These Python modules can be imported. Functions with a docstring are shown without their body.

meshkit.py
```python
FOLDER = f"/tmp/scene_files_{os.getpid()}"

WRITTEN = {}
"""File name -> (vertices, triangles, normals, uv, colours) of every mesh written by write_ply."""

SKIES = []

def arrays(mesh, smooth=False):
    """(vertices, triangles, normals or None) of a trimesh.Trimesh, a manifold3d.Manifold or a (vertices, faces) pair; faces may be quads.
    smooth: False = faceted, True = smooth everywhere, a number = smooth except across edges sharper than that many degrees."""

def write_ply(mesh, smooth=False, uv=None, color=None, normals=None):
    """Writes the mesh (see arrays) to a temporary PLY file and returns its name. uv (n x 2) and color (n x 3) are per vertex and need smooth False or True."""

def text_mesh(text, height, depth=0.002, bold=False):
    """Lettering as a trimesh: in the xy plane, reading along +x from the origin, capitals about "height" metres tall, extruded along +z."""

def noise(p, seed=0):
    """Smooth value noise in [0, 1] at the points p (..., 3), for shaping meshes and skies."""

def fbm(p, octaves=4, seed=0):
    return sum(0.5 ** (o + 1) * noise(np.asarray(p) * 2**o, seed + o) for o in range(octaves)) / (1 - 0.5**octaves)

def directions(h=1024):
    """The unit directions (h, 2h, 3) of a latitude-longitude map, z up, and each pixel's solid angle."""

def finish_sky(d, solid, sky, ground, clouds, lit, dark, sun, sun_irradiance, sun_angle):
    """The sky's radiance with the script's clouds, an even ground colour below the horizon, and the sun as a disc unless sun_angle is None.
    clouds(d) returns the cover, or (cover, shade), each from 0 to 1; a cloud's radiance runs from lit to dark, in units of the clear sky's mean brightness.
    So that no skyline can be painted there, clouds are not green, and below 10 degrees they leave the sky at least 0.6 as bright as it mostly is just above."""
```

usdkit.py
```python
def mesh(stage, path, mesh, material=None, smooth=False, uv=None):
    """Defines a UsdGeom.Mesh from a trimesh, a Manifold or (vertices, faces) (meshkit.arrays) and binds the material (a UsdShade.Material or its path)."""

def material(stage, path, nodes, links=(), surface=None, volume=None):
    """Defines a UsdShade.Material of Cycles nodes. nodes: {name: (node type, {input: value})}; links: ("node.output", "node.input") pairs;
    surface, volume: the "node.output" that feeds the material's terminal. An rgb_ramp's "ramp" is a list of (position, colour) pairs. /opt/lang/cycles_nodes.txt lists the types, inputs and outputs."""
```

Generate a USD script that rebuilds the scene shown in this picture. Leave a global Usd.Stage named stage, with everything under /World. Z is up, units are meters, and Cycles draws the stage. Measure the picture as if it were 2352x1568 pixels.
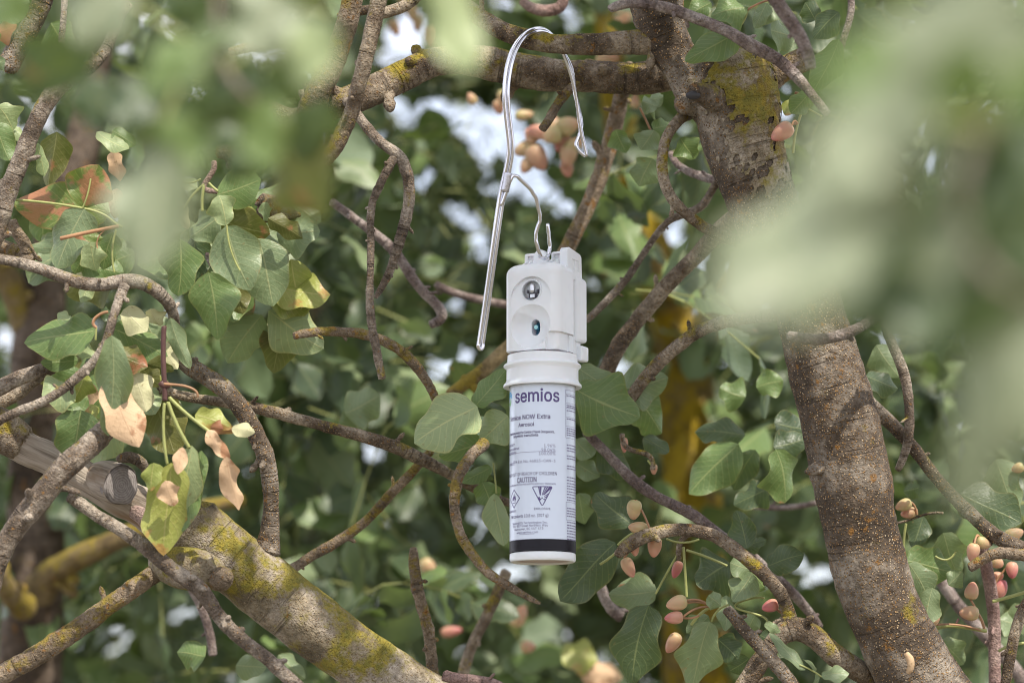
import math, random
import numpy as np, trimesh, usdkit, meshkit
import manifold3d as m3
from scipy.interpolate import CubicSpline, PchipInterpolator
from pxr import Usd, UsdGeom, UsdLux, UsdShade, Gf, Sdf, Vt

stage = Usd.Stage.CreateInMemory()
UsdGeom.SetStageUpAxis(stage, 'Z'); UsdGeom.SetStageMetersPerUnit(stage, 1.0)
UsdGeom.Xform.Define(stage, '/World')
rng = np.random.default_rng(7); random.seed(7)

# ---------------------------------------------------------------- camera
PITCH = math.radians(9.0); EYE = np.array([0, 0, 1.55]); FOCUS = 3.0; SPAN = 1.024      # SPAN metres across at the focus distance
FW = np.array([0, math.cos(PITCH), math.sin(PITCH)]); RT = np.array([1.0, 0, 0]); UP = np.cross(RT, FW)
cam = UsdGeom.Camera.Define(stage, '/World/camera')
cam.CreateHorizontalApertureAttr(36.0); cam.CreateVerticalApertureAttr(24.0)
cam.CreateFocalLengthAttr(36.0 * FOCUS / SPAN)
cam.CreateFStopAttr(3.75); cam.CreateFocusDistanceAttr(FOCUS)
cam.CreateClippingRangeAttr(Gf.Vec2f(0.05, 5000))
cam.CreateExposureAttr(1.3)
M = Gf.Matrix4d(1); M.SetRow(0, Gf.Vec4d(*RT, 0)); M.SetRow(1, Gf.Vec4d(*UP, 0)); M.SetRow(2, Gf.Vec4d(*(-FW), 0)); M.SetRow(3, Gf.Vec4d(*EYE, 1))
cam.AddTransformOp().Set(M)
# ---------------------------------------------------------------- sky and sun
SUN = np.array([0.30, -0.52, 0.80]); SUN /= np.linalg.norm(SUN)
ELEV, ROT = math.asin(SUN[2]), math.atan2(SUN[0], SUN[1])
dome = UsdLux.DomeLight.Define(stage, '/World/sky')
sky = usdkit.material(stage, '/World/Looks/sky', {
    's': ('sky_texture', {'sky_type': 'single_scattering', 'sun_disc': False, 'sun_elevation': ELEV, 'sun_rotation': ROT, 'aerosol_density': 2.0}),
    'c': ('texture_coordinate', {}), 'n': ('noise_texture', {'scale': 2.2, 'detail': 6, 'roughness': 0.55}), 'cm': ('map_range', {'from_min': 0.36, 'from_max': 0.56, 'to_min': 0.45, 'to_max': 0.95, 'clamp': True}),
    'm': ('mix', {'color2': (6.6, 6.6, 7.2)}),
    'b': ('background_shader', {'strength': 0.10})}, [('c.generated', 'n.vector'), ('n.fac', 'cm.value'), ('cm.result', 'm.fac'), ('s.color', 'm.color1'), ('m.color', 'b.color')], surface='b.background')
UsdShade.MaterialBindingAPI.Apply(dome.GetPrim()).Bind(sky)
dome.GetPrim().SetCustomDataByKey('kind', 'structure')
sun = UsdLux.DistantLight.Define(stage, '/World/sun')
sun.CreateIntensityAttr(0.68); sun.CreateAngleAttr(0.55); sun.CreateNormalizeAttr(True); sun.CreateColorAttr(Gf.Vec3f(1.0, 0.93, 0.82))
zx = np.cross([0, 0, 1.0], SUN); zx /= np.linalg.norm(zx); zy = np.cross(SUN, zx)
M = Gf.Matrix4d(1); M.SetRow(0, Gf.Vec4d(*zx, 0)); M.SetRow(1, Gf.Vec4d(*zy, 0)); M.SetRow(2, Gf.Vec4d(*SUN, 0))
sun.AddTransformOp().Set(M)

# ---------------------------------------------------------------- helpers
K = SPAN / FOCUS / 2352.0                                   # tangent per unit of a 2352-wide measuring sheet of the photograph
def P(x, y, dd=0.0):
    d = FOCUS + dd
    return EYE + d * (FW + RT * ((x - 1176) * K) + UP * ((784 - y) * K))
def px_size(n, dd=0.0): return n * K * (FOCUS + dd)
def sheet(p):
    q = np.asarray(p) - EYE; d = q @ FW
    return 1176 + (q @ RT) / d / K, 784 - (q @ UP) / d / K, d - FOCUS
used = {}
def numbered(parent, name):
    n = used.get((parent, name), 0); used[(parent, name)] = n + 1
    return f'{parent}/{name}' + (f'_{n:03d}' if n else '')
def data(prim, label=None, cat=None, group=None, kind=None):
    for k, v in (('label', label), ('category', cat), ('group', group), ('kind', kind)):
        if v: prim.SetCustomDataByKey(k, v)
    return prim
def thing(name, label, cat, loc=None, rotz=0, group=None):
    x = UsdGeom.Xform.Define(stage, numbered('/World', name))
    if loc is not None: x.AddTranslateOp().Set(Gf.Vec3d(*map(float, loc)))
    if rotz: x.AddRotateZOp().Set(math.degrees(rotz))
    data(x.GetPrim(), label, cat, group); return str(x.GetPath())
def obj(parent, name, mesh, mat, smooth=35, uv=None, label=None, kind=None):
    m = usdkit.mesh(stage, numbered(parent, name), mesh, MAT[mat] if mat else None, smooth=smooth, uv=uv)
    data(m.GetPrim(), label, None, None, kind); return str(m.GetPath())
def group_xf(parent, name):
    return str(UsdGeom.Xform.Define(stage, numbered(parent, name)).GetPath())
def unit(v): v = np.asarray(v, float); return v / max(np.linalg.norm(v), 1e-12)
def cat(*ms): return trimesh.util.concatenate([m for m in ms])

# ---------------------------------------------------------------- materials
MAT = {}
def mat(name, nodes, links, surface): MAT[name] = usdkit.material(stage, '/World/Looks/' + name, nodes, links, surface=surface)

def bark(name, dark, mid, light, lichen=0.62, lichen_col=(0.30, 0.22, 0.02), lichen_col2=(0.16, 0.14, 0.02), orange=0.70, speck=0.8, scale=1.0, patch=0.5, lift=0.05, speck_col=(0.36, 0.20, 0.07), rings=0.55):
    n = {'g': ('geometry', {}), 'nz': ('separate_xyz', {}),
         'n1': ('noise_texture', {'scale': 16 * scale, 'detail': 5, 'roughness': 0.6}),
         'n2': ('noise_texture', {'scale': 150 * scale, 'detail': 4, 'roughness': 0.65}),
         'n3': ('noise_texture', {'scale': 520, 'detail': 2, 'roughness': 0.6}),
         'ramp': ('rgb_ramp', {'ramp': [(0.30, dark), (0.46, mid), (patch + 0.10, light), (0.85, light)]}),
         'fine': ('rgb_ramp', {'ramp': [(0.25, (0.45,) * 3), (0.5, (0.95,) * 3), (0.75, (1.5,) * 3)]}),
         'mul': ('mix', {'mix_type': 'multiply', 'fac': 1.0}),
         'v': ('voronoi_texture', {'feature': 'f1', 'scale': 400.0, 'randomness': 1.0}),
         'vm': ('map_range', {'from_min': 0.22, 'from_max': 0.40, 'to_min': 1.0, 'to_max': 0.0, 'clamp': True}),
         'vs': ('separate_color', {}), 'vg': ('map_range', {'from_min': 0.12, 'from_max': 0.2, 'to_min': 0.0, 'to_max': speck, 'clamp': True}),
         'vmul': ('math', {'math_type': 'multiply'}),
         'vc': ('rgb_ramp', {'ramp': [(0, tuple(0.35 * c for c in speck_col)), (0.45, speck_col), (0.75, (0.47, 0.33, 0.19)), (1, (0.54, 0.45, 0.33))]}),
         'mspeck': ('mix', {}),
         'l1': ('noise_texture', {'scale': 21 * scale, 'detail': 7, 'roughness': 0.72}),
         'up': ('math', {'math_type': 'multiply_add', 'value2': lift}),
         'lm': ('map_range', {'from_min': lichen, 'from_max': lichen + 0.09, 'to_min': 0, 'to_max': 0.95, 'clamp': True}),
         'lc': ('mix', {'color1': lichen_col, 'color2': lichen_col2}), 'lcf': ('map_range', {'from_min': 0.35, 'from_max': 0.65, 'clamp': True}),
         'mlich': ('mix', {}),
         'omap': ('mapping', {'location': (3.1, 7.7, 1.9)}),
         'o1': ('noise_texture', {'scale': 60 * scale, 'detail': 5, 'roughness': 0.7}),
         'om': ('map_range', {'from_min': orange, 'from_max': orange + 0.06, 'to_min': 0, 'to_max': 0.85, 'clamp': True}),
         'mor': ('mix', {'color2': (0.24, 0.115, 0.025)}),
         'h1': ('math', {'math_type': 'multiply_add', 'value2': 0.8}),
         'h2': ('math', {'math_type': 'multiply_add', 'value2': 0.55}),
         'uv': ('uvmap', {'attribute': 'st'}), 'rm': ('mapping', {'scale': (9, 210, 1)}), 'rn': ('noise_texture', {'scale': 1.0, 'detail': 3, 'roughness': 0.55, 'distortion': 0.4}), 'rl': ('map_range', {'from_min': 0.56, 'from_max': 0.70, 'to_min': 0, 'to_max': rings, 'clamp': True}),
         'rz': ('noise_texture', {'scale': 13, 'detail': 2}), 'rzm': ('map_range', {'from_min': 0.44, 'from_max': 0.6, 'clamp': True}), 'rmul': ('math', {'math_type': 'multiply'}), 'rcol': ('mix', {'color2': (0.035, 0.026, 0.02)}), 'h0': ('math', {'math_type': 'multiply_add', 'value2': -1.6}),
         'bump': ('bump', {'strength': 1.0, 'distance': 0.0032}),
         'p': ('principled_bsdf', {'roughness': 0.85, 'specular_ior_level': 0.25})}
    L = [('g.position', 'n1.vector'), ('g.position', 'n2.vector'), ('g.position', 'n3.vector'), ('g.position', 'v.vector'), ('g.position', 'l1.vector'), ('g.position', 'omap.vector'), ('omap.vector', 'o1.vector'),
         ('g.normal', 'nz.vector'), ('n1.fac', 'ramp.fac'), ('n2.fac', 'fine.fac'), ('g.position', 'rz.vector'), ('rz.fac', 'rzm.value'), ('uv.UV', 'rm.vector'), ('rm.vector', 'rn.vector'), ('rn.fac', 'rl.value'), ('rl.result', 'rmul.value1'), ('rzm.result', 'rmul.value2'), ('rmul.value', 'rcol.fac'), ('ramp.color', 'rcol.color1'), ('rcol.color', 'mul.color1'), ('fine.color', 'mul.color2'),
         ('v.distance', 'vm.value'), ('v.color', 'vs.color'), ('vs.r', 'vg.value'), ('vm.result', 'vmul.value1'), ('vg.result', 'vmul.value2'), ('vs.g', 'vc.fac'),
         ('vmul.value', 'mspeck.fac'), ('mul.color', 'mspeck.color1'), ('vc.color', 'mspeck.color2'),
         ('nz.z', 'up.value1'), ('l1.fac', 'up.value3'), ('up.value', 'lm.value'), ('n2.fac', 'lcf.value'), ('lcf.result', 'lc.fac'),
         ('lm.result', 'mlich.fac'), ('mspeck.color', 'mlich.color1'), ('lc.color', 'mlich.color2'),
         ('o1.fac', 'om.value'), ('om.result', 'mor.fac'), ('mlich.color', 'mor.color1'), ('mor.color', 'p.base_color'),
         ('n2.fac', 'h1.value1'), ('vmul.value', 'h0.value3'), ('rmul.value', 'h0.value1'), ('h0.value', 'h1.value3'), ('n3.fac', 'h2.value1'), ('h1.value', 'h2.value3'), ('h2.value', 'bump.height'), ('bump.normal', 'p.normal')]
    mat(name, n, L, 'p.BSDF')

bark('bark_limb', (0.048, 0.035, 0.024), (0.095, 0.072, 0.052), (0.26, 0.222, 0.178), lichen=0.60, lichen_col=(0.22, 0.165, 0.02), orange=0.60, rings=0.45, speck=1.0)
bark('bark_mossy', (0.10, 0.08, 0.05), (0.22, 0.18, 0.12), (0.36, 0.31, 0.25), lichen=0.47, orange=0.64, speck=0.35, lichen_col=(0.27, 0.212, 0.03), lichen_col2=(0.15, 0.14, 0.025))
bark('bark_branch', (0.055, 0.040, 0.027), (0.135, 0.102, 0.072), (0.31, 0.255, 0.19), lichen=0.55, orange=0.64, speck=0.55, scale=1.6)
bark('bark_lichen', (0.09, 0.07, 0.05), (0.17, 0.13, 0.09), (0.28, 0.22, 0.16), lichen=0.50, orange=0.58, speck=0.4, scale=2.0, lichen_col=(0.25, 0.19, 0.03), lichen_col2=(0.15, 0.11, 0.03))
bark('bark_twig', (0.07, 0.053, 0.040), (0.155, 0.122, 0.094), (0.34, 0.29, 0.235), lichen=0.60, orange=0.62, speck=0.3, scale=2.2)
bark('bark_mauve', (0.10, 0.073, 0.068), (0.18, 0.138, 0.125), (0.33, 0.28, 0.255), lichen=0.75, orange=0.68, speck=0.2, scale=2.4)
bark('bark_far', (0.04, 0.03, 0.023), (0.085, 0.062, 0.045), (0.16, 0.125, 0.10), lichen=0.58, orange=0.62, speck=0.3, lichen_col=(0.34, 0.24, 0.02))
bark('bark_far_yellow', (0.07, 0.05, 0.03), (0.16, 0.115, 0.05), (0.25, 0.19, 0.10), lichen=0.47, orange=0.62, speck=0.2, lichen_col=(0.29, 0.22, 0.03), lichen_col2=(0.18, 0.135, 0.025))
bark('bark_gold', (0.10, 0.07, 0.03), (0.20, 0.145, 0.05), (0.30, 0.22, 0.09), lichen=0.44, orange=0.62, speck=0.1, lichen_col=(0.48, 0.34, 0.02), lichen_col2=(0.34, 0.23, 0.02))
bark('bark_pink', (0.17, 0.105, 0.09), (0.25, 0.165, 0.145), (0.33, 0.24, 0.21), lichen=0.8, orange=0.72, speck=0.15, scale=2.0)

mat('dead_wood', {'u': ('uvmap', {'attribute': 'st'}), 'm': ('mapping', {'scale': (210, 14, 1)}), 'n': ('noise_texture', {'scale': 1.0, 'detail': 5, 'roughness': 0.6, 'distortion': 0.5}),
    'm2': ('mapping', {'scale': (30, 8, 1)}), 'n2': ('noise_texture', {'scale': 1.0, 'detail': 4, 'roughness': 0.6}),
    'r': ('rgb_ramp', {'ramp': [(0.3, (0.10, 0.078, 0.06)), (0.45, (0.27, 0.225, 0.18)), (0.7, (0.38, 0.33, 0.275))]}),
    'r2': ('rgb_ramp', {'ramp': [(0.52, (0, 0, 0)), (0.66, (1, 1, 1))]}), 'x': ('mix', {'color2': (0.21, 0.14, 0.085)}),
    'b': ('bump', {'strength': 0.9, 'distance': 0.002}), 'p': ('principled_bsdf', {'roughness': 0.85, 'specular_ior_level': 0.25})},
    [('u.UV', 'm.vector'), ('m.vector', 'n.vector'), ('u.UV', 'm2.vector'), ('m2.vector', 'n2.vector'), ('n.fac', 'r.fac'), ('n2.fac', 'r2.fac'), ('r2.color', 'x.fac'), ('r.color', 'x.color1'), ('x.color', 'p.base_color'), ('n.fac', 'b.height'), ('b.normal', 'p.normal')], 'p.BSDF')
mat('cut_wood', {'u': ('uvmap', {'attribute': 'st'}), 'l': ('vector_math', {'math_type': 'length'}), 'n': ('noise_texture', {'scale': 90, 'detail': 4}), 'k': ('math', {'math_type': 'multiply', 'value2': 2600.0}), 'k2': ('math', {'math_type': 'multiply_add', 'value2': 9.0}), 'sn': ('math', {'math_type': 'sine'}),
    'n2': ('noise_texture', {'scale': 260, 'detail': 4}), 'a': ('math', {'math_type': 'multiply_add', 'value2': 0.16}), 'r': ('rgb_ramp', {'ramp': [(0.2, (0.16, 0.14, 0.13)), (0.5, (0.24, 0.215, 0.205)), (0.85, (0.31, 0.285, 0.27))]}),
    'b': ('bump', {'strength': 0.4, 'distance': 0.001}), 'p': ('principled_bsdf', {'roughness': 0.95, 'specular_ior_level': 0.1})},
    [('u.UV', 'l.vector1'), ('l.value', 'k.value1'), ('u.UV', 'n.vector'), ('n.fac', 'k2.value1'), ('k.value', 'k2.value3'), ('k2.value', 'sn.value1'), ('sn.value', 'a.value1'), ('u.UV', 'n2.vector'), ('n2.fac', 'a.value3'), ('a.value', 'r.fac'), ('r.color', 'p.base_color'), ('a.value', 'b.height'), ('b.normal', 'p.normal')], 'p.BSDF')

def leafmat(name, a, b, vein, under, patch_col=(0.30, 0.12, 0.06), patch_at=0.80, edge_col=(0.32, 0.25, 0.08), edge=0.25, trans=0.22, rough=0.42, trans_col=(0.22, 0.32, 0.04), spec=0.45):
    n = {'uv': ('uvmap', {'attribute': 'st'}), 'xy': ('separate_xyz', {}), 'g': ('geometry', {}), 'oi': ('object_info', {}),
         'cx': ('math', {'math_type': 'multiply_add', 'value2': 2.0, 'value3': -1.0}), 'au': ('math', {'math_type': 'absolute'}),
         'mid': ('map_range', {'from_min': 0.018, 'from_max': 0.05, 'to_min': 1, 'to_max': 0, 'clamp': True}),
         'q1': ('math', {'math_type': 'multiply', 'value2': 9.0}), 'q2': ('math', {'math_type': 'multiply_add', 'value2': -2.6}), 'q3': ('math', {'math_type': 'pingpong', 'value2': 0.5}),
         'sv': ('map_range', {'from_min': 0.0, 'from_max': 0.10, 'to_min': 0.55, 'to_max': 0, 'clamp': True}),
         'mx': ('math', {'math_type': 'maximum'}),
         'pn': ('noise_texture', {'scale': 34, 'detail': 4, 'roughness': 0.55}), 'fn': ('noise_texture', {'scale': 260, 'detail': 3}),
         'rnd': ('math', {'math_type': 'multiply_add', 'value2': 0.55}), 'base': ('mix', {'color1': a, 'color2': b}),
         'cv': ('mix', {'color2': vein}),
         'pm': ('map_range', {'from_min': patch_at, 'from_max': patch_at + 0.06, 'clamp': True}), 'pj': ('math', {'math_type': 'multiply_add', 'value2': 0.14}), 'pc': ('mix', {'color2': patch_col}),
         'em': ('map_range', {'from_min': 0.90, 'from_max': 0.99, 'to_min': 0, 'to_max': edge, 'clamp': True}), 'ec': ('mix', {'color2': edge_col}),
         'spk': ('map_range', {'from_min': 0.66, 'from_max': 0.72, 'to_min': 0, 'to_max': 0.6, 'clamp': True}), 'sc': ('mix', {'color2': (0.20, 0.14, 0.06)}),
         'un': ('mix', {'color2': under}), 'uf': ('math', {'math_type': 'multiply', 'value2': 0.75}),
         'bh': ('math', {'math_type': 'multiply_add', 'value2': 0.25}), 'bump': ('bump', {'strength': 0.55, 'distance': 0.0014}),
         'p': ('principled_bsdf', {'roughness': rough, 'specular_ior_level': spec}), 'tc': ('mix', {'mix_type': 'mix', 'fac': 0.6, 'color2': trans_col}), 't': ('translucent_bsdf', {}), 'o': ('mix_closure', {'fac': trans})}
    L = [('uv.UV', 'xy.vector'), ('xy.x', 'cx.value1'), ('cx.value', 'au.value1'), ('au.value', 'mid.value'), ('xy.y', 'q1.value1'), ('au.value', 'q2.value1'), ('q1.value', 'q2.value3'), ('q2.value', 'q3.value1'), ('q3.value', 'sv.value'),
         ('mid.result', 'mx.value1'), ('sv.result', 'mx.value2'), ('g.position', 'pn.vector'), ('g.position', 'fn.vector'),
         ('oi.random', 'rnd.value1'), ('pn.fac', 'rnd.value3'), ('rnd.value', 'base.fac'), ('base.color', 'cv.color1'), ('mx.value', 'cv.fac'),
         ('xy.y', 'pj.value1'), ('pn.fac', 'pj.value3'), ('pj.value', 'pm.value'), ('pm.result', 'pc.fac'), ('cv.color', 'pc.color1'),
         ('au.value', 'em.value'), ('em.result', 'ec.fac'), ('pc.color', 'ec.color1'), ('fn.fac', 'spk.value'), ('spk.result', 'sc.fac'), ('ec.color', 'sc.color1'),
         ('g.backfacing', 'uf.value1'), ('uf.value', 'un.fac'), ('sc.color', 'un.color1'), ('un.color', 'p.base_color'),
         ('mx.value', 'bh.value1'), ('fn.fac', 'bh.value3'), ('bh.value', 'bump.height'), ('bump.normal', 'p.normal'),
         ('un.color', 'tc.color1'), ('tc.color', 't.color'), ('p.BSDF', 'o.closure1'), ('t.BSDF', 'o.closure2')]
    mat(name, n, L, 'o.closure')
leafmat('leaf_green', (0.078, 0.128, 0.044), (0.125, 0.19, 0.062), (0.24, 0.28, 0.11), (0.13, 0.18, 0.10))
leafmat('leaf_dark', (0.034, 0.058, 0.031), (0.060, 0.090, 0.044), (0.15, 0.18, 0.08), (0.085, 0.125, 0.075), rough=0.40)  # deep green that also puts shade into the colour of shadowed leaves
leafmat('leaf_gray', (0.125, 0.175, 0.09), (0.185, 0.24, 0.125), (0.28, 0.31, 0.16), (0.16, 0.21, 0.14))
leafmat('leaf_pale', (0.19, 0.25, 0.115), (0.28, 0.34, 0.17), (0.40, 0.42, 0.20), (0.27, 0.33, 0.18), edge_col=(0.42, 0.38, 0.15), edge=0.5)  # light green that also puts sunlight into the colour of bright leaves
leafmat('leaf_sage', (0.125, 0.16, 0.09), (0.19, 0.225, 0.135), (0.36, 0.37, 0.24), (0.26, 0.29, 0.19), trans=0.12, trans_col=(0.26, 0.29, 0.13), edge=0.3)
leafmat('leaf_yellow', (0.18, 0.23, 0.05), (0.30, 0.32, 0.08), (0.40, 0.38, 0.13), (0.30, 0.32, 0.12), patch_at=0.66, patch_col=(0.36, 0.22, 0.07))
leafmat('leaf_half', (0.09, 0.15, 0.035), (0.14, 0.19, 0.05), (0.28, 0.28, 0.10), (0.12, 0.17, 0.07), patch_at=0.575, patch_col=(0.36, 0.16, 0.09), edge=0.5, edge_col=(0.30, 0.13, 0.05))
leafmat('leaf_olive', (0.075, 0.085, 0.022), (0.12, 0.115, 0.03), (0.2, 0.19, 0.07), (0.10, 0.10, 0.04), patch_at=0.70)
leafmat('leaf_tan', (0.52, 0.35, 0.22), (0.62, 0.44, 0.28), (0.56, 0.38, 0.24), (0.50, 0.36, 0.25), patch_at=0.66, patch_col=(0.34, 0.18, 0.10), edge=0.15, rough=0.7, trans_col=(0.55, 0.33, 0.18), spec=0.2)
leafmat('leaf_cream', (0.42, 0.43, 0.24), (0.52, 0.50, 0.30), (0.55, 0.52, 0.33), (0.42, 0.40, 0.25), patch_at=0.78, rough=0.6, trans_col=(0.45, 0.45, 0.2), spec=0.25)
leafmat('leaf_brown', (0.16, 0.085, 0.04), (0.24, 0.13, 0.06), (0.26, 0.17, 0.08), (0.2, 0.12, 0.07), patch_at=0.6, rough=0.7, trans_col=(0.3, 0.13, 0.04), spec=0.2)

mat('nut_skin', {'u': ('uvmap', {'attribute': 'st'}), 's': ('separate_xyz', {}), 'oi': ('object_info', {}), 'g': ('geometry', {}), 'n': ('noise_texture', {'scale': 110, 'detail': 3}),
    'a': ('math', {'math_type': 'multiply_add', 'value2': 0.55}), 'b': ('math', {'math_type': 'multiply_add', 'value2': 0.45}), 'c': ('math', {'math_type': 'multiply_add', 'value2': 0.75, 'value3': -0.22}),
    'r': ('rgb_ramp', {'ramp': [(0.0, (0.27, 0.27, 0.11)), (0.25, (0.38, 0.31, 0.15)), (0.5, (0.42, 0.27, 0.165)), (0.8, (0.42, 0.205, 0.15)), (1.0, (0.38, 0.12, 0.12))]}),
    'sp': ('noise_texture', {'scale': 900, 'detail': 1}), 'sm': ('map_range', {'from_min': 0.68, 'from_max': 0.75, 'to_min': 0, 'to_max': 0.5, 'clamp': True}), 'sc': ('mix', {'color2': (0.30, 0.14, 0.08)}),
    'p': ('principled_bsdf', {'roughness': 0.5, 'specular_ior_level': 0.4, 'subsurface_weight': 0.15, 'subsurface_scale': 0.003})},
    [('u.UV', 's.vector'), ('s.y', 'a.value1'), ('g.position', 'n.vector'), ('n.fac', 'b.value1'), ('oi.random', 'b.value3'), ('b.value', 'c.value1'), ('c.value', 'a.value3'), ('a.value', 'r.fac'), ('g.position', 'sp.vector'), ('sp.fac', 'sm.value'), ('sm.result', 'sc.fac'), ('r.color', 'sc.color1'), ('sc.color', 'p.base_color')], 'p.BSDF')
def plain(name, col, rough=0.5, metal=0.0, spec=0.5, noise=0.0, scale=200, **kw):
    n = {'g': ('geometry', {}), 'n': ('noise_texture', {'scale': scale, 'detail': 3}), 'r': ('rgb_ramp', {'ramp': [(0.25, tuple(c * (1 - noise) for c in col)), (0.75, tuple(min(1, c * (1 + noise)) for c in col))]}),
         'rr': ('map_range', {'from_min': 0.3, 'from_max': 0.7, 'to_min': rough * 0.85, 'to_max': min(1, rough * 1.15), 'clamp': True}),
         'p': ('principled_bsdf', {'metallic': metal, 'specular_ior_level': spec, **kw})}
    mat(name, n, [('g.position', 'n.vector'), ('n.fac', 'r.fac'), ('r.color', 'p.base_color'), ('n.fac', 'rr.value'), ('rr.result', 'p.roughness')], 'p.BSDF')
plain('stalk_green', (0.28, 0.30, 0.10), 0.5, noise=0.25, scale=60)
plain('stalk_red', (0.30, 0.16, 0.08), 0.55, noise=0.35, scale=60)
plain('stalk_dark', (0.09, 0.04, 0.035), 0.6, noise=0.3, scale=60)
plain('white_plastic', (0.755, 0.775, 0.80), 0.38, noise=0.015, scale=90, subsurface_weight=0.06, subsurface_scale=0.004)
plain('can_label', (0.63, 0.70, 0.82), 0.26, noise=0.01, scale=60, coat_weight=0.25, coat_roughness=0.12)
plain('black_band', (0.008, 0.007, 0.012), 0.38, spec=0.25, noise=0.2)
plain('can_base', (0.60, 0.52, 0.52), 0.45, metal=0.25, noise=0.03)
plain('print_ink', (0.10, 0.08, 0.17), 0.4)
plain('print_grey', (0.20, 0.18, 0.30), 0.4)
plain('print_logo', (0.085, 0.06, 0.19), 0.35)
plain('print_blue', (0.06, 0.36, 0.66), 0.35)
plain('print_green', (0.22, 0.48, 0.22), 0.35)
plain('steel_wire', (0.74, 0.74, 0.80), 0.11, metal=1.0, noise=0.05, scale=300)
plain('steel_sleeve', (0.56, 0.56, 0.62), 0.28, metal=1.0, noise=0.05, scale=300)
plain('hole_shade', (0.02, 0.018, 0.02), 0.5)  # near black, the shade inside the knot hole as a colour
plain('nozzle_blue', (0.03, 0.16, 0.26), 0.3)
plain('nozzle_tip', (0.35, 0.66, 0.68), 0.35)
plain('chip_dark', (0.045, 0.04, 0.06), 0.3)
plain('chip_silver', (0.7, 0.7, 0.72), 0.25, metal=0.8)
mat('clear_plastic', {'f': ('fresnel', {'IOR': 1.3}), 't': ('transparent_bsdf', {'color': (0.93, 0.94, 0.95)}), 'gl': ('glossy_bsdf', {'roughness': 0.05, 'color': (1, 1, 1)}), 'm': ('mix_closure', {})},
    [('f.fac', 'm.fac'), ('t.BSDF', 'm.closure1'), ('gl.BSDF', 'm.closure2')], 'm.closure')
plain('soil', (0.13, 0.118, 0.088), 0.95, spec=0.1, noise=0.35, scale=3)
plain('dry_grass', (0.26, 0.21, 0.10), 0.9, spec=0.1, noise=0.4, scale=5)

# ---------------------------------------------------------------- ground
g = trimesh.creation.box((1, 1, 1)); n_ = 90
gx, gy = np.meshgrid(np.sinh(np.linspace(-6, 6, n_)) * 2, np.sinh(np.linspace(-6, 6, n_)) * 2 + 3, indexing='ij')
gz = 0.05 * (meshkit.fbm(np.stack([gx * 0.8, gy * 0.8, 0 * gx], -1), 3) - 0.5) - 0.02
idx = np.arange(n_ * n_).reshape(n_, n_)
quads = np.stack([idx[:-1, :-1], idx[1:, :-1], idx[1:, 1:], idx[:-1, 1:]], -1).reshape(-1, 4)
gp = obj('/World', 'ground', (np.stack([gx, gy, gz], -1).reshape(-1, 3), quads), 'soil', smooth=True, kind='structure')

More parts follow.
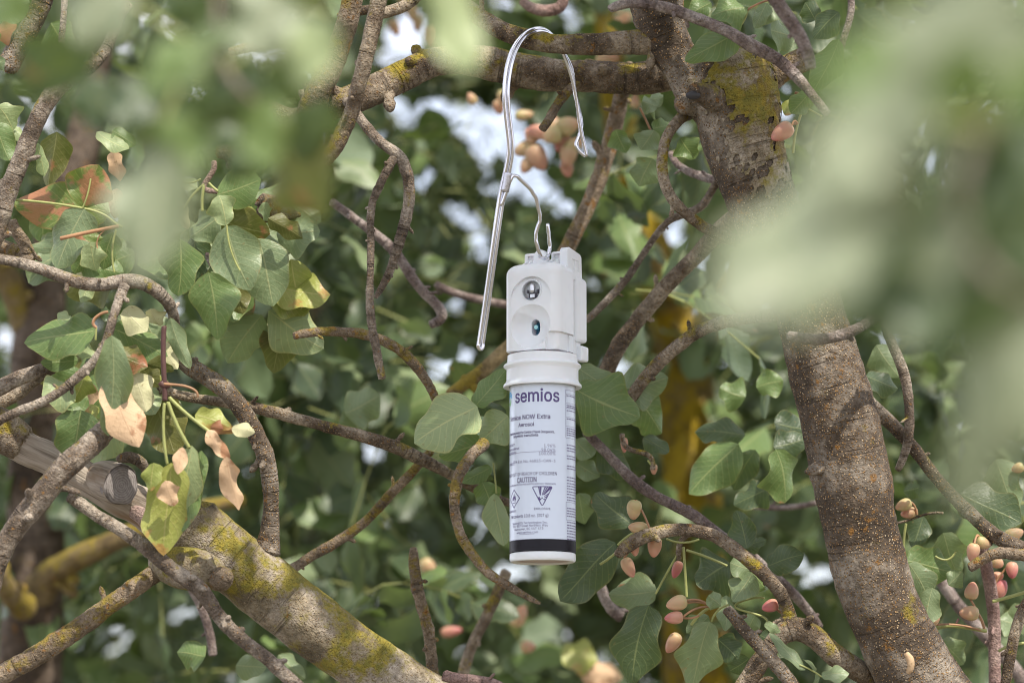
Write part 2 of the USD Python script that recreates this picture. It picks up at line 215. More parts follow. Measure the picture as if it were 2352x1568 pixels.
# ---------------------------------------------------------------- branch and leaf geometry
def spline(pts):
    pts = np.asarray(pts, float)
    s = np.concatenate([[0], np.cumsum(np.linalg.norm(np.diff(pts[:, :3], axis=0), axis=1) ** 0.75)])
    return s, (CubicSpline(s, pts[:, :3]) if len(pts) > 2 else (lambda q: pts[0, :3] + (pts[1, :3] - pts[0, :3]) * (np.asarray(q) / s[-1])[..., None])), PchipInterpolator(s, pts[:, 3])
def branch_mesh(pts, seed=0, sides=None, rough=0.10, freq=None, knobs=0.0, cap=(0.3, 0.22), fine=0.45, ribs=0.0, kink=0.0, spurs=0.0):
    """pts rows x y z radius. A tube with a rough, knobbly skin; uv in metres (around, along)."""
    s, cx, cr = spline(pts)
    r_mean = float(np.mean(np.asarray(pts)[:, 3])); r_max = float(np.max(np.asarray(pts)[:, 3]))
    sides = sides or int(np.clip(2 * math.pi * r_max / 0.0022, 10, 72))
    q = np.linspace(0, s[-1], 200); length = float(np.sum(np.linalg.norm(np.diff(cx(q), axis=0), axis=1)))
    m = int(np.clip(length / max(r_mean * fine * 0.5, 0.0016), 8, 420))
    q = np.linspace(0, s[-1], m); c = cx(q); r = cr(q)
    if kink:
        rk = np.random.default_rng(seed + 77); nk = max(2, int(length / (r_mean * 7))); at = np.linspace(0, 1, nk + 1); at[1:-1] += rk.uniform(-0.3, 0.3, nk - 1) / nk
        for ax_ in (RT, UP): c = c + (np.interp(np.linspace(0, 1, m), at, rk.uniform(-1, 1, nk + 1)) * r * kink)[:, None] * ax_
        g_ = max(1, int(r_mean * 0.5 / (length / m)))
        if g_ > 1 and m > 4 * g_:
            kern = np.ones(2 * g_ + 1) / (2 * g_ + 1); cp = np.pad(c, ((g_, g_), (0, 0)), mode='edge'); sm = np.stack([np.convolve(cp[:, k_], kern, 'valid') for k_ in range(3)], 1); sm[:g_], sm[-g_:] = c[:g_], c[-g_:]; c = sm
        r = r * (1 + 0.10 * np.interp(np.linspace(0, 1, m), at, rk.uniform(-1, 1, nk + 1)))
    t = np.gradient(c, axis=0); t /= np.linalg.norm(t, axis=1, keepdims=True)
    n0 = FW - t[0] * (FW @ t[0]); n0 = unit(n0) if np.linalg.norm(n0) > 0.05 else unit(np.cross(t[0], RT))
    N = [n0]
    for k in range(1, m):
        v = N[-1] - t[k] * (N[-1] @ t[k]); N.append(unit(v))
    N = np.array(N); B = np.cross(t, N)
    a = np.linspace(0, 2 * math.pi, sides + 1)
    ring = np.cos(a)[None, :, None] * N[:, None] + np.sin(a)[None, :, None] * B[:, None]
    f0 = freq or 0.55 / r_mean
    base = c[:, None] + ring * r[:, None, None]
    d = (meshkit.fbm(base * f0 + seed * 3.7, 3, seed) - 0.5) * 2 * rough + (meshkit.fbm(base * f0 * 5 + seed, 2, seed + 9) - 0.5) * rough * 0.8
    if ribs: d += ribs * (meshkit.noise(np.stack([np.broadcast_to(np.cumsum(np.r_[0, np.linalg.norm(np.diff(c, axis=0), axis=1)])[:, None] * 160, d.shape), np.broadcast_to(np.cos(a) * 1.2, d.shape), np.broadcast_to(np.sin(a) * 1.2, d.shape)], -1), seed + 4) - 0.5)
    if knobs:
        rr = np.random.default_rng(seed + 50); along = np.linspace(0, length, m)
        for _ in range(int(length / max(r_mean * 5, 0.012))):
            l0, a0, h, w = rr.uniform(0, length), rr.uniform(0, 2 * math.pi), rr.uniform(0.3, 1) * knobs, r_mean * rr.uniform(0.5, 1.2)
            d += h * np.exp(-((along - l0) / w) ** 2)[:, None] * np.exp(-((np.angle(np.exp(1j * (a - a0)))) / rr.uniform(0.5, 1.4)) ** 2)[None]
    d[:, -1] = d[:, 0]
    V = c[:, None] + ring * (r[:, None] * (1 + d))[..., None]
    arc = np.concatenate([[0], np.cumsum(np.linalg.norm(np.diff(c, axis=0), axis=1))])
    UVm = np.stack([np.broadcast_to(a[None] * r_mean, V.shape[:2]), np.broadcast_to(arc[:, None], V.shape[:2])], -1)
    ix = np.arange(m * (sides + 1)).reshape(m, sides + 1)
    F = np.stack([ix[:-1, :-1], ix[:-1, 1:], ix[1:, 1:], ix[1:, :-1]], -1).reshape(-1, 4)
    F = np.vstack([F[:, [0, 1, 2]], F[:, [0, 2, 3]]])
    V, UVm = V.reshape(-1, 3), UVm.reshape(-1, 2)
    for e, (kk, sg) in enumerate(((0, -1), (m - 1, 1))):        # rounded ends
        if cap[e] is None: continue
        rj = np.random.default_rng(seed + 31 + e); jag = 1 + 0.9 * np.append(rj.uniform(-1, 1, sides), 0)[:, None]; jag[-1] = jag[0]
        rings_ = [ix[kk]]
        for lv, sc in ((0.55, 0.80), (0.9, 0.42)):
            nv = c[kk] + t[kk] * sg * r[kk] * cap[e] * lv * jag + (V[ix[kk]] - c[kk]) * sc
            rings_.append(np.arange(len(V), len(V) + len(nv))); V = np.vstack([V, nv]); UVm = np.vstack([UVm, UVm[ix[kk]] + [0, sg * r[kk] * cap[e] * lv]])
        V = np.vstack([V, c[kk] + t[kk] * sg * r[kk] * cap[e]]); UVm = np.vstack([UVm, UVm[ix[kk][:1]]]); tip = len(V) - 1
        for ra, rb in zip(rings_[:-1], rings_[1:]):
            qd = np.stack([ra[:-1], ra[1:], rb[1:], rb[:-1]], -1); tr = np.vstack([qd[:, [0, 1, 2]], qd[:, [0, 2, 3]]])
            F = np.vstack([F, tr if sg > 0 else tr[:, ::-1]])
        tr = np.stack([rings_[-1][:-1], rings_[-1][1:], np.full(sides, tip)], -1)
        F = np.vstack([F, tr if sg > 0 else tr[:, ::-1]])
    if spurs:                                                   # buds and short side spurs
        rs = np.random.default_rng(seed + 13)
        for _ in range(int(length / spurs)):
            k = int(rs.integers(2, m - 2)); a_ = rs.uniform(0, 2 * math.pi); out = math.cos(a_) * N[k] + math.sin(a_) * B[k]; d_ = unit(out + t[k] * rs.uniform(0.2, 0.9))
            l_ = rs.uniform(0.6, 1.7) * r[k] + 0.002; r0 = r[k] * rs.uniform(0.28, 0.5); e1 = unit(np.cross(d_, t[k] + 0.1 * N[k])); e2 = np.cross(d_, e1); o_ = c[k] + out * r[k] * 0.75; a6 = np.arange(8) * math.pi / 4
            vs = []
            for f_, w_ in ((0, 1.25), (0.35, 0.8), (0.6, 1.0), (0.85, 0.75), (1.0, 0.3)): vs.append(o_ + d_ * l_ * f_ + (np.cos(a6)[:, None] * e1 + np.sin(a6)[:, None] * e2) * r0 * w_)
            n0_ = len(V); vs = np.vstack(vs + [o_ + d_ * l_ * 1.05]); fs = []
            for i_ in range(4):
                for j_ in range(8):
                    j2 = (j_ + 1) % 8; fs += [(n0_ + i_ * 8 + j_, n0_ + i_ * 8 + j2, n0_ + i_ * 8 + 8 + j2), (n0_ + i_ * 8 + j_, n0_ + i_ * 8 + 8 + j2, n0_ + i_ * 8 + 8 + j_)]
            fs += [(n0_ + 32 + j_, n0_ + 32 + (j_ + 1) % 8, n0_ + 40) for j_ in range(8)]
            V = np.vstack([V, vs]); F = np.vstack([F, fs]); UVm = np.vstack([UVm, np.tile([[0.0, arc[k]]], (len(vs), 1))])
    return V, F, UVm
def branch(parent, name, pts, mat_='bark_branch', dd=0.0, seed=None, label=None, wide=1.0, **kw):
    """pts in the measuring sheet: x, y, width[, depth behind the focus]."""
    rows = []
    for p in pts:
        d = dd + (p[3] if len(p) > 3 else 0)
        rows.append([*P(p[0], p[1], d), px_size(p[2] * wide, d) / 2])
    if name in ('branch', 'twig'):
        kw.setdefault('kink', 0.34 if name == 'twig' else 0.26); kw.setdefault('spurs', 0.035 if name == 'twig' else 0.06); kw['rough'] = kw.get('rough', 0.1) * 1.25
    seed = seed if seed is not None else int(abs(pts[0][0] * 7 + pts[0][1] * 3 + len(pts) * 11)) % 997
    V, F, UVm = branch_mesh(rows, seed, **kw)
    if name == 'limb': limbs.append((V, F, UVm))
    last[:] = [(V, F, UVm)]
    return obj(parent, name, (V, F), mat_, smooth=True, uv=UVm, label=label)
limbs, last = [], []
def crust(parent, mesh, spots, m, seed, label):
    """A thin raised lichen crust: the bark faces near the given sheet spots, lifted by a millimetre with a ragged edge."""
    V, F, UVm = mesh
    t = trimesh.Trimesh(V, F, process=False); N = t.vertex_normals
    q_ = V - EYE; d = q_ @ FW; X, Y = 1176 + (q_ @ RT) / d / K, 784 - (q_ @ UP) / d / K
    w = np.full(len(V), -1.0)
    for x, y, r in spots: w = np.maximum(w, 1 - np.hypot(X - x, Y - y) / r)
    w = w + (meshkit.fbm(V * 130, 4, seed) - 0.5) * 2.2 - 0.1 - np.where(N @ FW > 0.3, 1, 0)
    keep = (w[F] > 0.12).all(1); 
    lift = np.clip((w - 0.05) * 0.006, 0.0004, 0.0016) + 0.0006 * meshkit.noise(V * 500, seed)
    used_v, inv = np.unique(F[keep], return_inverse=True)
    obj(parent, 'lichen', ((V + N * lift[:, None])[used_v], inv.reshape(-1, 3)), m, smooth=True, uv=UVm[used_v], label=label)

def leaf_grid(L, W, nu=8, nv=14, fold=0.25, curl=0.2, wave=0.12, seed=0, sharp=0.75, twist=0.0):
    """A leaflet along +x with its face to +z: ovate, folded along its midrib, wavy-edged, with a short stalk end."""
    r = np.random.default_rng(seed)
    t = np.linspace(0, 1, nv + 1); u = np.linspace(-1, 1, nu + 1)
    hw = np.sin(math.pi * t ** r.uniform(0.78, 1.0)) ** (sharp * 0.84)
    hw = hw * (1 + 0.13 * np.sin(t * r.uniform(7, 12) + r.uniform(0, 6))) * np.clip(1.04 - 0.15 * t, 0, 1)
    hwl, hwr = hw * (1 + 0.10 * np.sin(t * r.uniform(9, 15) + r.uniform(0, 6))), hw * (1 + 0.10 * np.sin(t * r.uniform(9, 15) + r.uniform(0, 6)))
    hw2 = np.where(u[None] < 0, hwl[:, None], hwr[:, None]) * W / 2
    y = u[None] * hw2 * math.cos(fold)
    z = np.abs(u[None]) * hw2 * math.sin(fold)
    k1, k2 = r.uniform(5, 10), r.uniform(5, 10)
    z = z + wave * W * (np.abs(u[None]) ** 1.8) * np.where(u[None] < 0, np.sin(k1 * t + r.uniform(0, 6))[:, None], np.sin(k2 * t + r.uniform(0, 6))[:, None]) * hw[:, None]
    x = np.broadcast_to(t[:, None] * L, y.shape).copy()
    a = twist * t[:, None]; y, z = y * np.cos(a) - z * np.sin(a), y * np.sin(a) + z * np.cos(a)
    if abs(curl) > 1e-3:                                       # bends about its breadth: curl radians over the length
        th = curl * t[:, None]; R = L / curl
        x, z = np.sin(th) * (R - z), R - (R - z) * np.cos(th)
        z = z - 0; z = -z
        z = -(-z)
    y = y + L * 0.04 * np.sin(t * 3 + r.uniform(0, 6))[:, None]
    V = np.stack([x, y, z], -1).reshape(-1, 3)
    uv = np.stack([np.broadcast_to((u[None] + 1) / 2, y.shape), np.broadcast_to(t[:, None], y.shape)], -1).reshape(-1, 2)
    ix = np.arange((nv + 1) * (nu + 1)).reshape(nv + 1, nu + 1)
    F = np.stack([ix[:-1, :-1], ix[1:, :-1], ix[1:, 1:], ix[:-1, 1:]], -1).reshape(-1, 4)
    return V, np.vstack([F[:, [0, 1, 2]], F[:, [0, 2, 3]]]), uv
def leaf_at(base, tip, W, normal, seed=0, **kw):
    a = np.asarray(tip, float) - base; L = np.linalg.norm(a); a = a / L
    n = np.asarray(normal, float); n = n - a * (n @ a); n = unit(n) if np.linalg.norm(n) > 1e-3 else unit(np.cross(a, RT))
    V, F, uv = leaf_grid(L, W, seed=seed, **kw)
    return base + V[:, :1] * a + V[:, 1:2] * np.cross(n, a) + V[:, 2:] * n, F, uv
leaf_n = [0]
def leaf(parent, b, t, w, m='leaf_green', dd=0.0, tilt=0.35, side=None, dtip=None, fold=None, curl=None, wave=0.15, nu=8, nv=18, **kw):
    """A leaflet from its base to its tip (sheet coordinates); tilt > 0 turns its face up to the sky, < 0 down to the ground."""
    leaf_n[0] += 1; sd = leaf_n[0] * 13 + 5; r = np.random.default_rng(sd)
    side = r.uniform(-0.5, 0.5) if side is None else side
    dtip = r.uniform(-0.012, 0.012) if dtip is None else dtip
    n = -FW + UP * math.tan(tilt) + RT * side
    V, F, uv = leaf_at(P(b[0], b[1], dd), P(t[0], t[1], dd + dtip), px_size(w, dd) * 1.2, n, seed=sd, fold=r.uniform(0.05, 0.35) if fold is None else fold, curl=r.uniform(-0.3, 0.55) if curl is None else curl, wave=wave, nu=nu, nv=nv, **kw)
    return obj(parent, 'leaf', (V, F), m, smooth=True, uv=uv)
def stem(parent, name, pts, w, m='stalk_green', dd=0.0):
    rows = [[*P(p[0], p[1], dd + (p[2] if len(p) > 2 else 0)), px_size(w, dd) / 2] for p in pts]
    V, F, UVm = branch_mesh(rows, int(abs(pts[0][0])) % 97, sides=8, rough=0.08, fine=1.6)
    return obj(parent, name, (V, F), m, smooth=True, uv=UVm)
def nut(parent, x, y, lw, lh, ang, dd=0.0, lean=0.0):
    """A pistachio in its hull: an egg with a small pointed tip; ang = direction of its tip on the sheet, degrees, 0 right, 90 up."""
    prof = [(0, 0), (0.24, 0.02), (0.40, 0.10), (0.49, 0.25), (0.50, 0.42), (0.45, 0.60), (0.36, 0.76), (0.23, 0.90), (0.10, 0.975), (0.0, 1.0)]
    pr = np.array(prof); tt = np.linspace(0, 1, len(pr)); ft = np.linspace(0, 1, 18)
    rr_, zz = CubicSpline(tt, pr[:, 0])(ft), CubicSpline(tt, pr[:, 1])(ft); rr_ = np.maximum(rr_, 0); rr_[[0, -1]] = 0
    a = np.linspace(0, 2 * math.pi, 21)
    L, W = px_size(lh, dd), px_size(lw, dd)
    ax = unit(RT * math.cos(math.radians(ang)) + UP * math.sin(math.radians(ang)) + FW * lean)
    s1 = unit(np.cross(ax, FW + 0.3 * UP)); s2 = np.cross(ax, s1)
    c = P(x, y, dd) - ax * L * 0.5
    V = c + zz[:, None, None] * L * ax + rr_[:, None, None] * W * (np.cos(a)[None, :, None] * s1 + 0.92 * np.sin(a)[None, :, None] * s2)
    ix = np.arange(18 * 21).reshape(18, 21); F = np.stack([ix[:-1, :-1], ix[:-1, 1:], ix[1:, 1:], ix[1:, :-1]], -1).reshape(-1, 4)
    uv = np.stack([np.broadcast_to(a / 6.3, (18, 21)), np.broadcast_to(ft[:, None], (18, 21))], -1).reshape(-1, 2)
    return obj(parent, 'nut', (V.reshape(-1, 3), F), 'nut_skin', smooth=True, uv=uv), c

# close-up reading sheets: zoom coordinates to the measuring sheet
Q = {'TL': (0, 0, .5039), 'BL': (0, 780.9, .5023), 'TC': (780.9, 0, .5039), 'BC': (780.9, 780.9, .5023), 'TR': (1561.9, 0, .5039), 'BR': (1561.9, 780.9, .5023),
     'D': (0, 0, 1), 'R4': (1378.1, 1010.6, .3557), 'R5': (1892.6, 1010.6, .3556), 'R6': (1470, 0, .2344), 'L3': (0, 716.6, .1875), 'L1': (0, 349.1, .1875), 'L2': (385.9, 349.1, .1875)}
def q(z, x, y): ox, oy, k = Q[z]; return ox + k * x, oy + k * y
def ql(parent, z, b, t, w, m='leaf_green', **kw): return leaf(parent, q(z, *b), q(z, *t), w * Q[z][2], m, **kw)

# ================================================================ the pistachio tree the dispenser hangs in
tree = thing('pistachio_tree', 'grey pistachio tree with speckled limbs carrying the steel hook and white dispenser', 'tree')
trunk_top = [2700, 2350, 330, 0.10]
branch(tree, 'trunk', [(2820, 5600, 520, 0.15), (2800, 4600, 430, 0.15), (2760, 3400, 380, 0.12), (2700, 2350, 350, 0.10), (2600, 1990, 300, 0.06)], 'bark_limb', rough=0.07, sides=48)
branch(tree, 'limb', [(1668, 112, 118), (1672, 150, 178), (1682, 205, 200), (1700, 300, 192), (1728, 400, 168), (1776, 520, 160), (1850, 690, 158), (1882, 800, 166), (1914, 900, 172), (1937, 1000, 180), (1954, 1100, 180), (1973, 1200, 170), (1996, 1300, 175), (2030, 1400, 172), (2078, 1500, 182), (2150, 1620, 200), (2330, 1800, 240, 0.03), (2640, 2080, 280, 0.06)],
       'bark_limb', rough=0.055, knobs=0.06, ribs=0.03, fine=0.2, cap=(0.18, 0.3), label='thick speckled limb with a sawn-off top')
branch(tree, 'limb', [(440, 1208, 146), (520, 1278, 148), (600, 1340, 152), (700, 1420, 150), (800, 1494, 142), (900, 1560, 140), (1000, 1636, 150, 0.01), (1500, 1960, 190, 0.04), (2100, 2200, 240, 0.07), (2640, 2420, 280, 0.1)],
       'bark_mossy', rough=0.06, knobs=0.09, ribs=0.02, fine=0.22, label='thick limb covered in yellow lichen')
branch(tree, 'branch', [(1660, 270, 120, 0.02), (1606, 205, 118), (1560, 140, 98), (1527, 75, 104), (1513, 20, 116), (1505, -60, 118), (1480, -220, 110, -0.02)], 'bark_limb', rough=0.12, knobs=0.1, fine=0.3)
branch(tree, 'branch', [(1600, 185, 80, 0.06), (1540, 172, 76, 0.07), (1480, 182, 72, 0.075), (1380, 176, 70, 0.08), (1300, 171, 70, 0.08), (1220, 163, 76, 0.08), (1130, 150, 76, 0.08), (1050, 141, 70, 0.07), (985, 150, 68, 0.06), (920, 180, 70, 0.05), (860, 209, 70, 0.04), (800, 234, 66, 0.03), (740, 254, 60, 0.03), (690, 275, 52, 0.03), (640, 262, 40, 0.03), (560, 200, 34, 0.05)],
       'bark_branch', rough=0.09, knobs=0.08, fine=0.3)
branch(tree, 'branch', [(1530, 80, 70), (1480, 88, 58), (1430, 92, 52), (1350, 97, 45), (1270, 97, 42), (1205, 87, 45), (1145, 65, 45), (1100, 38, 44, 0.01), (1055, 8, 40, 0.02), (990, -45, 38, 0.04)], 'bark_branch', rough=0.12, knobs=0.12)
branch(tree, 'branch', [(1730, 200, 70, 0.02), (1770, 178, 62, 0.02), (1805, 158, 58, 0.02), (1850, 136, 52, 0.02)], 'bark_lichen', rough=0.12, knobs=0.1, cap=(0.3, 0.08))
branch(tree, 'branch', [(735, 262, 60, 0.02), (705, 305, 66, 0.0), (715, 265, 64, -0.01), (742, 195, 58, -0.02), (778, 110, 52, -0.02), (800, 30, 48, -0.03), (815, -50, 46, -0.03)], 'bark_lichen', rough=0.11, knobs=0.1, label='upright branch with a yellow lichen crust')
crust(tree, last[0], [(706, 300, 52), (690, 290, 36), (725, 250, 26)], 'bark_far_yellow', 5, 'yellow lichen crust at the fork')
branch(tree, 'branch', [(748, 370, 30, -0.05), (775, 330, 36, -0.06), (800, 272, 38, -0.06), (820, 210, 38, -0.07), (845, 120, 38, -0.08), (865, 40, 38, -0.08), (882, -40, 38, -0.08)], 'bark_branch', rough=0.1, knobs=0.16)
branch(tree, 'twig', [(1325, 195, 24, 0.07), (1295, 225, 24, 0.06), (1268, 262, 22, 0.05), (1243, 296, 20, 0.04)], 'bark_lichen', rough=0.14, knobs=0.2, cap=(0.3, 0.1), label='short broken side stub')
branch(tree, 'branch', [(1580, 262, 34, 0.03), (1555, 285, 28, 0.0), (1530, 325, 27, -0.01), (1522, 395, 28, -0.02), (1545, 460, 28, -0.02), (1590, 502, 26, -0.01), (1640, 533, 25, 0.01), (1690, 552, 26, 0.03), (1770, 570, 26, 0.05)], 'bark_branch', rough=0.1, knobs=0.12)
branch(tree, 'twig', [(1398, 24, 18, -0.08), (1420, 16, 24, -0.08), (1460, 10, 22, -0.08), (1530, 21, 24, -0.08), (1600, 45, 25, -0.08), (1700, 86, 27, -0.09), (1735, 106, 30, -0.09), (1790, 141, 29, -0.09), (1832, 180, 28, -0.09), (1862, 215, 22, -0.1), (1900, 262, 18, -0.1)], 'bark_mauve', rough=0.07, knobs=0.18, label='smooth mauve shoot crossing in front of the limb')
branch(tree, 'twig', [(1760, -40, 30, -0.22), (1790, 12, 31, -0.22), (1825, 62, 30, -0.22), (1850, 112, 28, -0.22), (1862, 158, 22, -0.22)], 'bark_mauve', rough=0.05, knobs=0.08)
branch(tree, 'twig', [(1198, 2, 20, 0.3), (1225, 18, 26, 0.3), (1258, 22, 28, 0.3), (1285, 14, 26, 0.3), (1290, -20, 22, 0.3)], 'bark_pink', rough=0.06, knobs=0.1)
branch(tree, 'branch', [(800, 236, 32, 0.02), (824, 266, 30, -0.02), (848, 297, 30, -0.03), (886, 335, 30, -0.04), (922, 368, 34, -0.04), (940, 425, 33, -0.04), (935, 495, 32, -0.04), (917, 560, 29, -0.04), (890, 632, 24, -0.03), (862, 684, 13, -0.03)], 'bark_twig', rough=0.1, knobs=0.14, wide=0.78)
branch(tree, 'twig', [(905, 360, 24, -0.04), (880, 405, 20, -0.05), (858, 460, 19, -0.05), (849, 530, 19, -0.05), (850, 620, 18, -0.06), (850, 700, 20, -0.06), (858, 780, 20, -0.06), (876, 866, 18, -0.06)], 'bark_twig', rough=0.14, knobs=0.28, cap=(0.3, 0.2))
branch(tree, 'twig', [(760, 465, 20, 0.25), (850, 530, 22, 0.25), (920, 600, 22, 0.25), (970, 668, 22, 0.25), (1016, 720, 24, 0.25), (990, 745, 18, 0.25)], 'bark_mauve', rough=0.06, knobs=0.12)
branch(tree, 'twig', [(1000, 650, 18, 0.42), (1060, 676, 20, 0.42), (1130, 692, 20, 0.42), (1190, 705, 20, 0.42)], 'bark_mauve', rough=0.06)
branch(tree, 'twig', [(674, 768, 19, -0.02), (740, 759, 21, -0.01), (820, 766, 22, 0), (895, 789, 23, 0.01), (948, 830, 23, 0.02), (985, 885, 22, 0.04), (1010, 930, 18, 0.06)], 'bark_lichen', rough=0.14, knobs=0.22)
branch(tree, 'branch', [(330, 865, 24, 0.06), (395, 905, 24, 0.05), (440, 914, 26, 0.05), (500, 921, 28, 0.05), (590, 936, 32, 0.05), (680, 960, 32, 0.05), (780, 985, 32, 0.05), (870, 1010, 34, 0.06), (950, 1045, 34, 0.08), (1040, 1095, 30, 0.1), (1150, 1150, 24, 0.14), (1290, 1180, 20, 0.2)], 'bark_branch', rough=0.09, knobs=0.14, wide=0.85)
branch(tree, 'branch', [(395, 745, 30, -0.01), (405, 790, 36, -0.01), (430, 838, 40, -0.01), (490, 876, 42, -0.01), (545, 925, 42, -0.01), (588, 995, 42, -0.01), (616, 1075, 40, -0.01), (622, 1160, 40, -0.005), (616, 1225, 48, 0), (606, 1268, 66, 0)], 'bark_limb', rough=0.08, knobs=0.09, fine=0.3)
branch(tree, 'twig', [(155, 1142, 22, -0.11), (180, 1153, 30, -0.11), (240, 1187, 31, -0.11), (330, 1250, 33, -0.11), (415, 1316, 36, -0.11), (465, 1352, 38, -0.11), (520, 1425, 36, -0.11), (600, 1499, 34, -0.11), (690, 1578, 32, -0.11), (760, 1660, 30, -0.1)], 'bark_twig', rough=0.09, knobs=0.12)
branch(tree, 'branch', [(-30, 1580, 50, -0.06), (20, 1540, 46, -0.06), (80, 1506, 44, -0.06), (180, 1440, 44, -0.06), (260, 1381, 42, -0.06), (340, 1328, 42, -0.05), (400, 1290, 46, 0.0), (440, 1270, 50, 0.03)], 'bark_lichen', rough=0.13, knobs=0.16, label='side branch crusted with orange lichen')
branch(tree, 'branch', [(-60, 1440, 52, -0.13), (-18, 1340, 50, -0.13), (20, 1245, 48, -0.13), (80, 1163, 50, -0.13), (150, 1078, 54, -0.13), (205, 1022, 56, -0.12), (262, 972, 46, -0.07), (300, 930, 32, -0.02), (340, 880, 26, 0.0)], 'bark_twig', rough=0.1, knobs=0.12)
branch(tree, 'branch', [(-40, 588, 36, -0.08), (20, 598, 36, -0.08), (80, 610, 38, -0.08), (150, 636, 40, -0.08), (230, 652, 42, -0.08), (290, 647, 48, -0.08), (330, 655, 50, -0.08), (372, 680, 46, -0.07), (398, 720, 38, -0.05), (402, 770, 36, -0.02)], 'bark_twig', rough=0.09, knobs=0.14, wide=0.72)
branch(tree, 'twig', [(287, 655, 34, -0.09), (268, 712, 32, -0.1), (248, 768, 33, -0.11), (222, 818, 34, -0.11), (172, 876, 36, -0.11), (90, 928, 33, -0.11), (0, 966, 32, -0.11), (-40, 985, 32, -0.11)], 'bark_twig', rough=0.09, knobs=0.15, wide=0.68)
branch(tree, 'branch', [(-40, 902, 46, -0.02), (10, 882, 44, -0.02), (60, 860, 42, -0.02), (112, 848, 38, -0.02), (130, 845, 28, -0.02)], 'bark_twig', rough=0.08, knobs=0.06, cap=(0.3, 0.1), wide=0.85)
branch(tree, 'branch', [(-40, 930, 36, 0.03), (20, 912, 34, 0.03), (70, 880, 28, 0.03), (125, 850, 20, 0.03)], 'bark_branch', rough=0.09)
branch(tree, 'branch', [(-20, 560, 40, -0.05), (5, 490, 44, -0.05), (22, 440, 42, -0.05), (54, 360, 40, -0.05), (80, 292, 38, -0.05), (112, 228, 40, -0.05), (150, 188, 40, -0.05), (200, 158, 34, -0.05), (240, 120, 28, -0.04), (265, 60, 26, -0.03), (290, 10, 26, -0.02)], 'bark_twig', rough=0.1, knobs=0.18)
branch(tree, 'twig', [(118, 222, 22, -0.05), (128, 190, 19, -0.04), (136, 140, 17, -0.03), (143, 70, 16, -0.02), (148, 0, 14, 0)], 'bark_twig', rough=0.09, knobs=0.14)
branch(tree, 'twig', [(-20, 430, 20, -0.05), (10, 420, 22, -0.05), (30, 405, 24, -0.05)], 'bark_twig', rough=0.1)
branch(tree, 'branch', [(10, 160, 48, 0.06), (40, 108, 48, 0.06), (72, 50, 46, 0.06), (100, -30, 44, 0.06)], 'bark_limb', rough=0.09, knobs=0.1)
branch(tree, 'twig', [(28, 512, 30, 0.0), (42, 540, 30, 0.0), (62, 580, 32, 0.0), (50, 610, 30, 0.0)], 'bark_lichen', rough=0.1, label='lichen-edged stub')
branch(tree, 'branch', [(-40, 560, 34, 0.03), (0, 565, 36, 0.03), (50, 585, 34, 0.03), (75, 600, 30, 0.03)], 'bark_lichen', rough=0.1)
branch(tree, 'twig', [(600, 470, 60, 0.05), (640, 480, 56, 0.05), (660, 488, 34, 0.04), (690, 494, 10, 0.03)], 'bark_lichen', rough=0.18, label='splintered lichen-covered stub')
branch(tree, 'twig', [(500, 350, 34, 0.06), (540, 355, 36, 0.06), (580, 372, 34, 0.06)], 'bark_lichen', rough=0.14)
branch(tree, 'twig', [(530, 120, 22, 0.12), (580, 108, 24, 0.12), (640, 92, 24, 0.12), (680, 70, 24, 0.12)], 'bark_lichen', rough=0.1, knobs=0.1)
branch(tree, 'branch', [(870, 30, 26, 0.06), (920, 14, 26, 0.06), (975, -20, 28, 0.06)], 'bark_branch', rough=0.1)
branch(tree, 'branch', [(780, 40, 20, 0.1), (840, 25, 20, 0.1), (880, 20, 20, 0.08)], 'bark_branch', rough=0.1)
# right of and below the dispenser
branch(tree, 'branch', [(1285, 610, 44, 0.30), (1312, 545, 44, 0.30), (1345, 478, 42, 0.30), (1375, 410, 42, 0.30), (1400, 330, 42, 0.30), (1422, 240, 40, 0.28), (1445, 160, 38, 0.2)], 'bark_lichen', rough=0.09, knobs=0.08, wide=0.88)
branch(tree, 'branch', [(1388, 860, 40, 0.2), (1425, 785, 42, 0.2), (1478, 712, 44, 0.2), (1540, 640, 44, 0.18), (1600, 580, 46, 0.15), (1652, 525, 50, 0.1), (1740, 470, 60, 0.04)], 'bark_branch', rough=0.1, knobs=0.12, wide=0.84)
branch(tree, 'twig', [(1345, 735, 16, 0.2), (1420, 660, 17, 0.2), (1480, 582, 17, 0.2), (1545, 505, 18, 0.18), (1600, 480, 20, 0.16), (1638, 432, 18, 0.14), (1710, 385, 18, 0.1)], 'bark_twig', rough=0.1, knobs=0.14)
branch(tree, 'branch', [(1440, 935, 30, 0.12), (1488, 862, 33, 0.11), (1550, 802, 34, 0.09), (1620, 757, 34, 0.07), (1700, 735, 34, 0.05), (1800, 720, 40, 0.04)], 'bark_branch', rough=0.09, knobs=0.1, wide=0.85)
branch(tree, 'branch', [(1345, 990, 24, 0.1), (1372, 1020, 30, 0.1), (1430, 1080, 31, 0.1), (1500, 1132, 32, 0.1), (1570, 1170, 32, 0.1), (1640, 1218, 32, 0.1), (1700, 1262, 30, 0.12), (1790, 1330, 28, 0.16), (1880, 1440, 26, 0.2)], 'bark_mauve', rough=0.07, knobs=0.12, wide=0.78)
branch(tree, 'branch', [(1418, 1275, 20, -0.02), (1440, 1255, 28, -0.02), (1480, 1234, 30, -0.02), (1560, 1216, 30, -0.02), (1640, 1228, 30, -0.02), (1715, 1278, 30, -0.02), (1778, 1340, 32, -0.01), (1806, 1390, 32, 0), (1818, 1440, 42, 0)], 'bark_branch', rough=0.11, knobs=0.18)
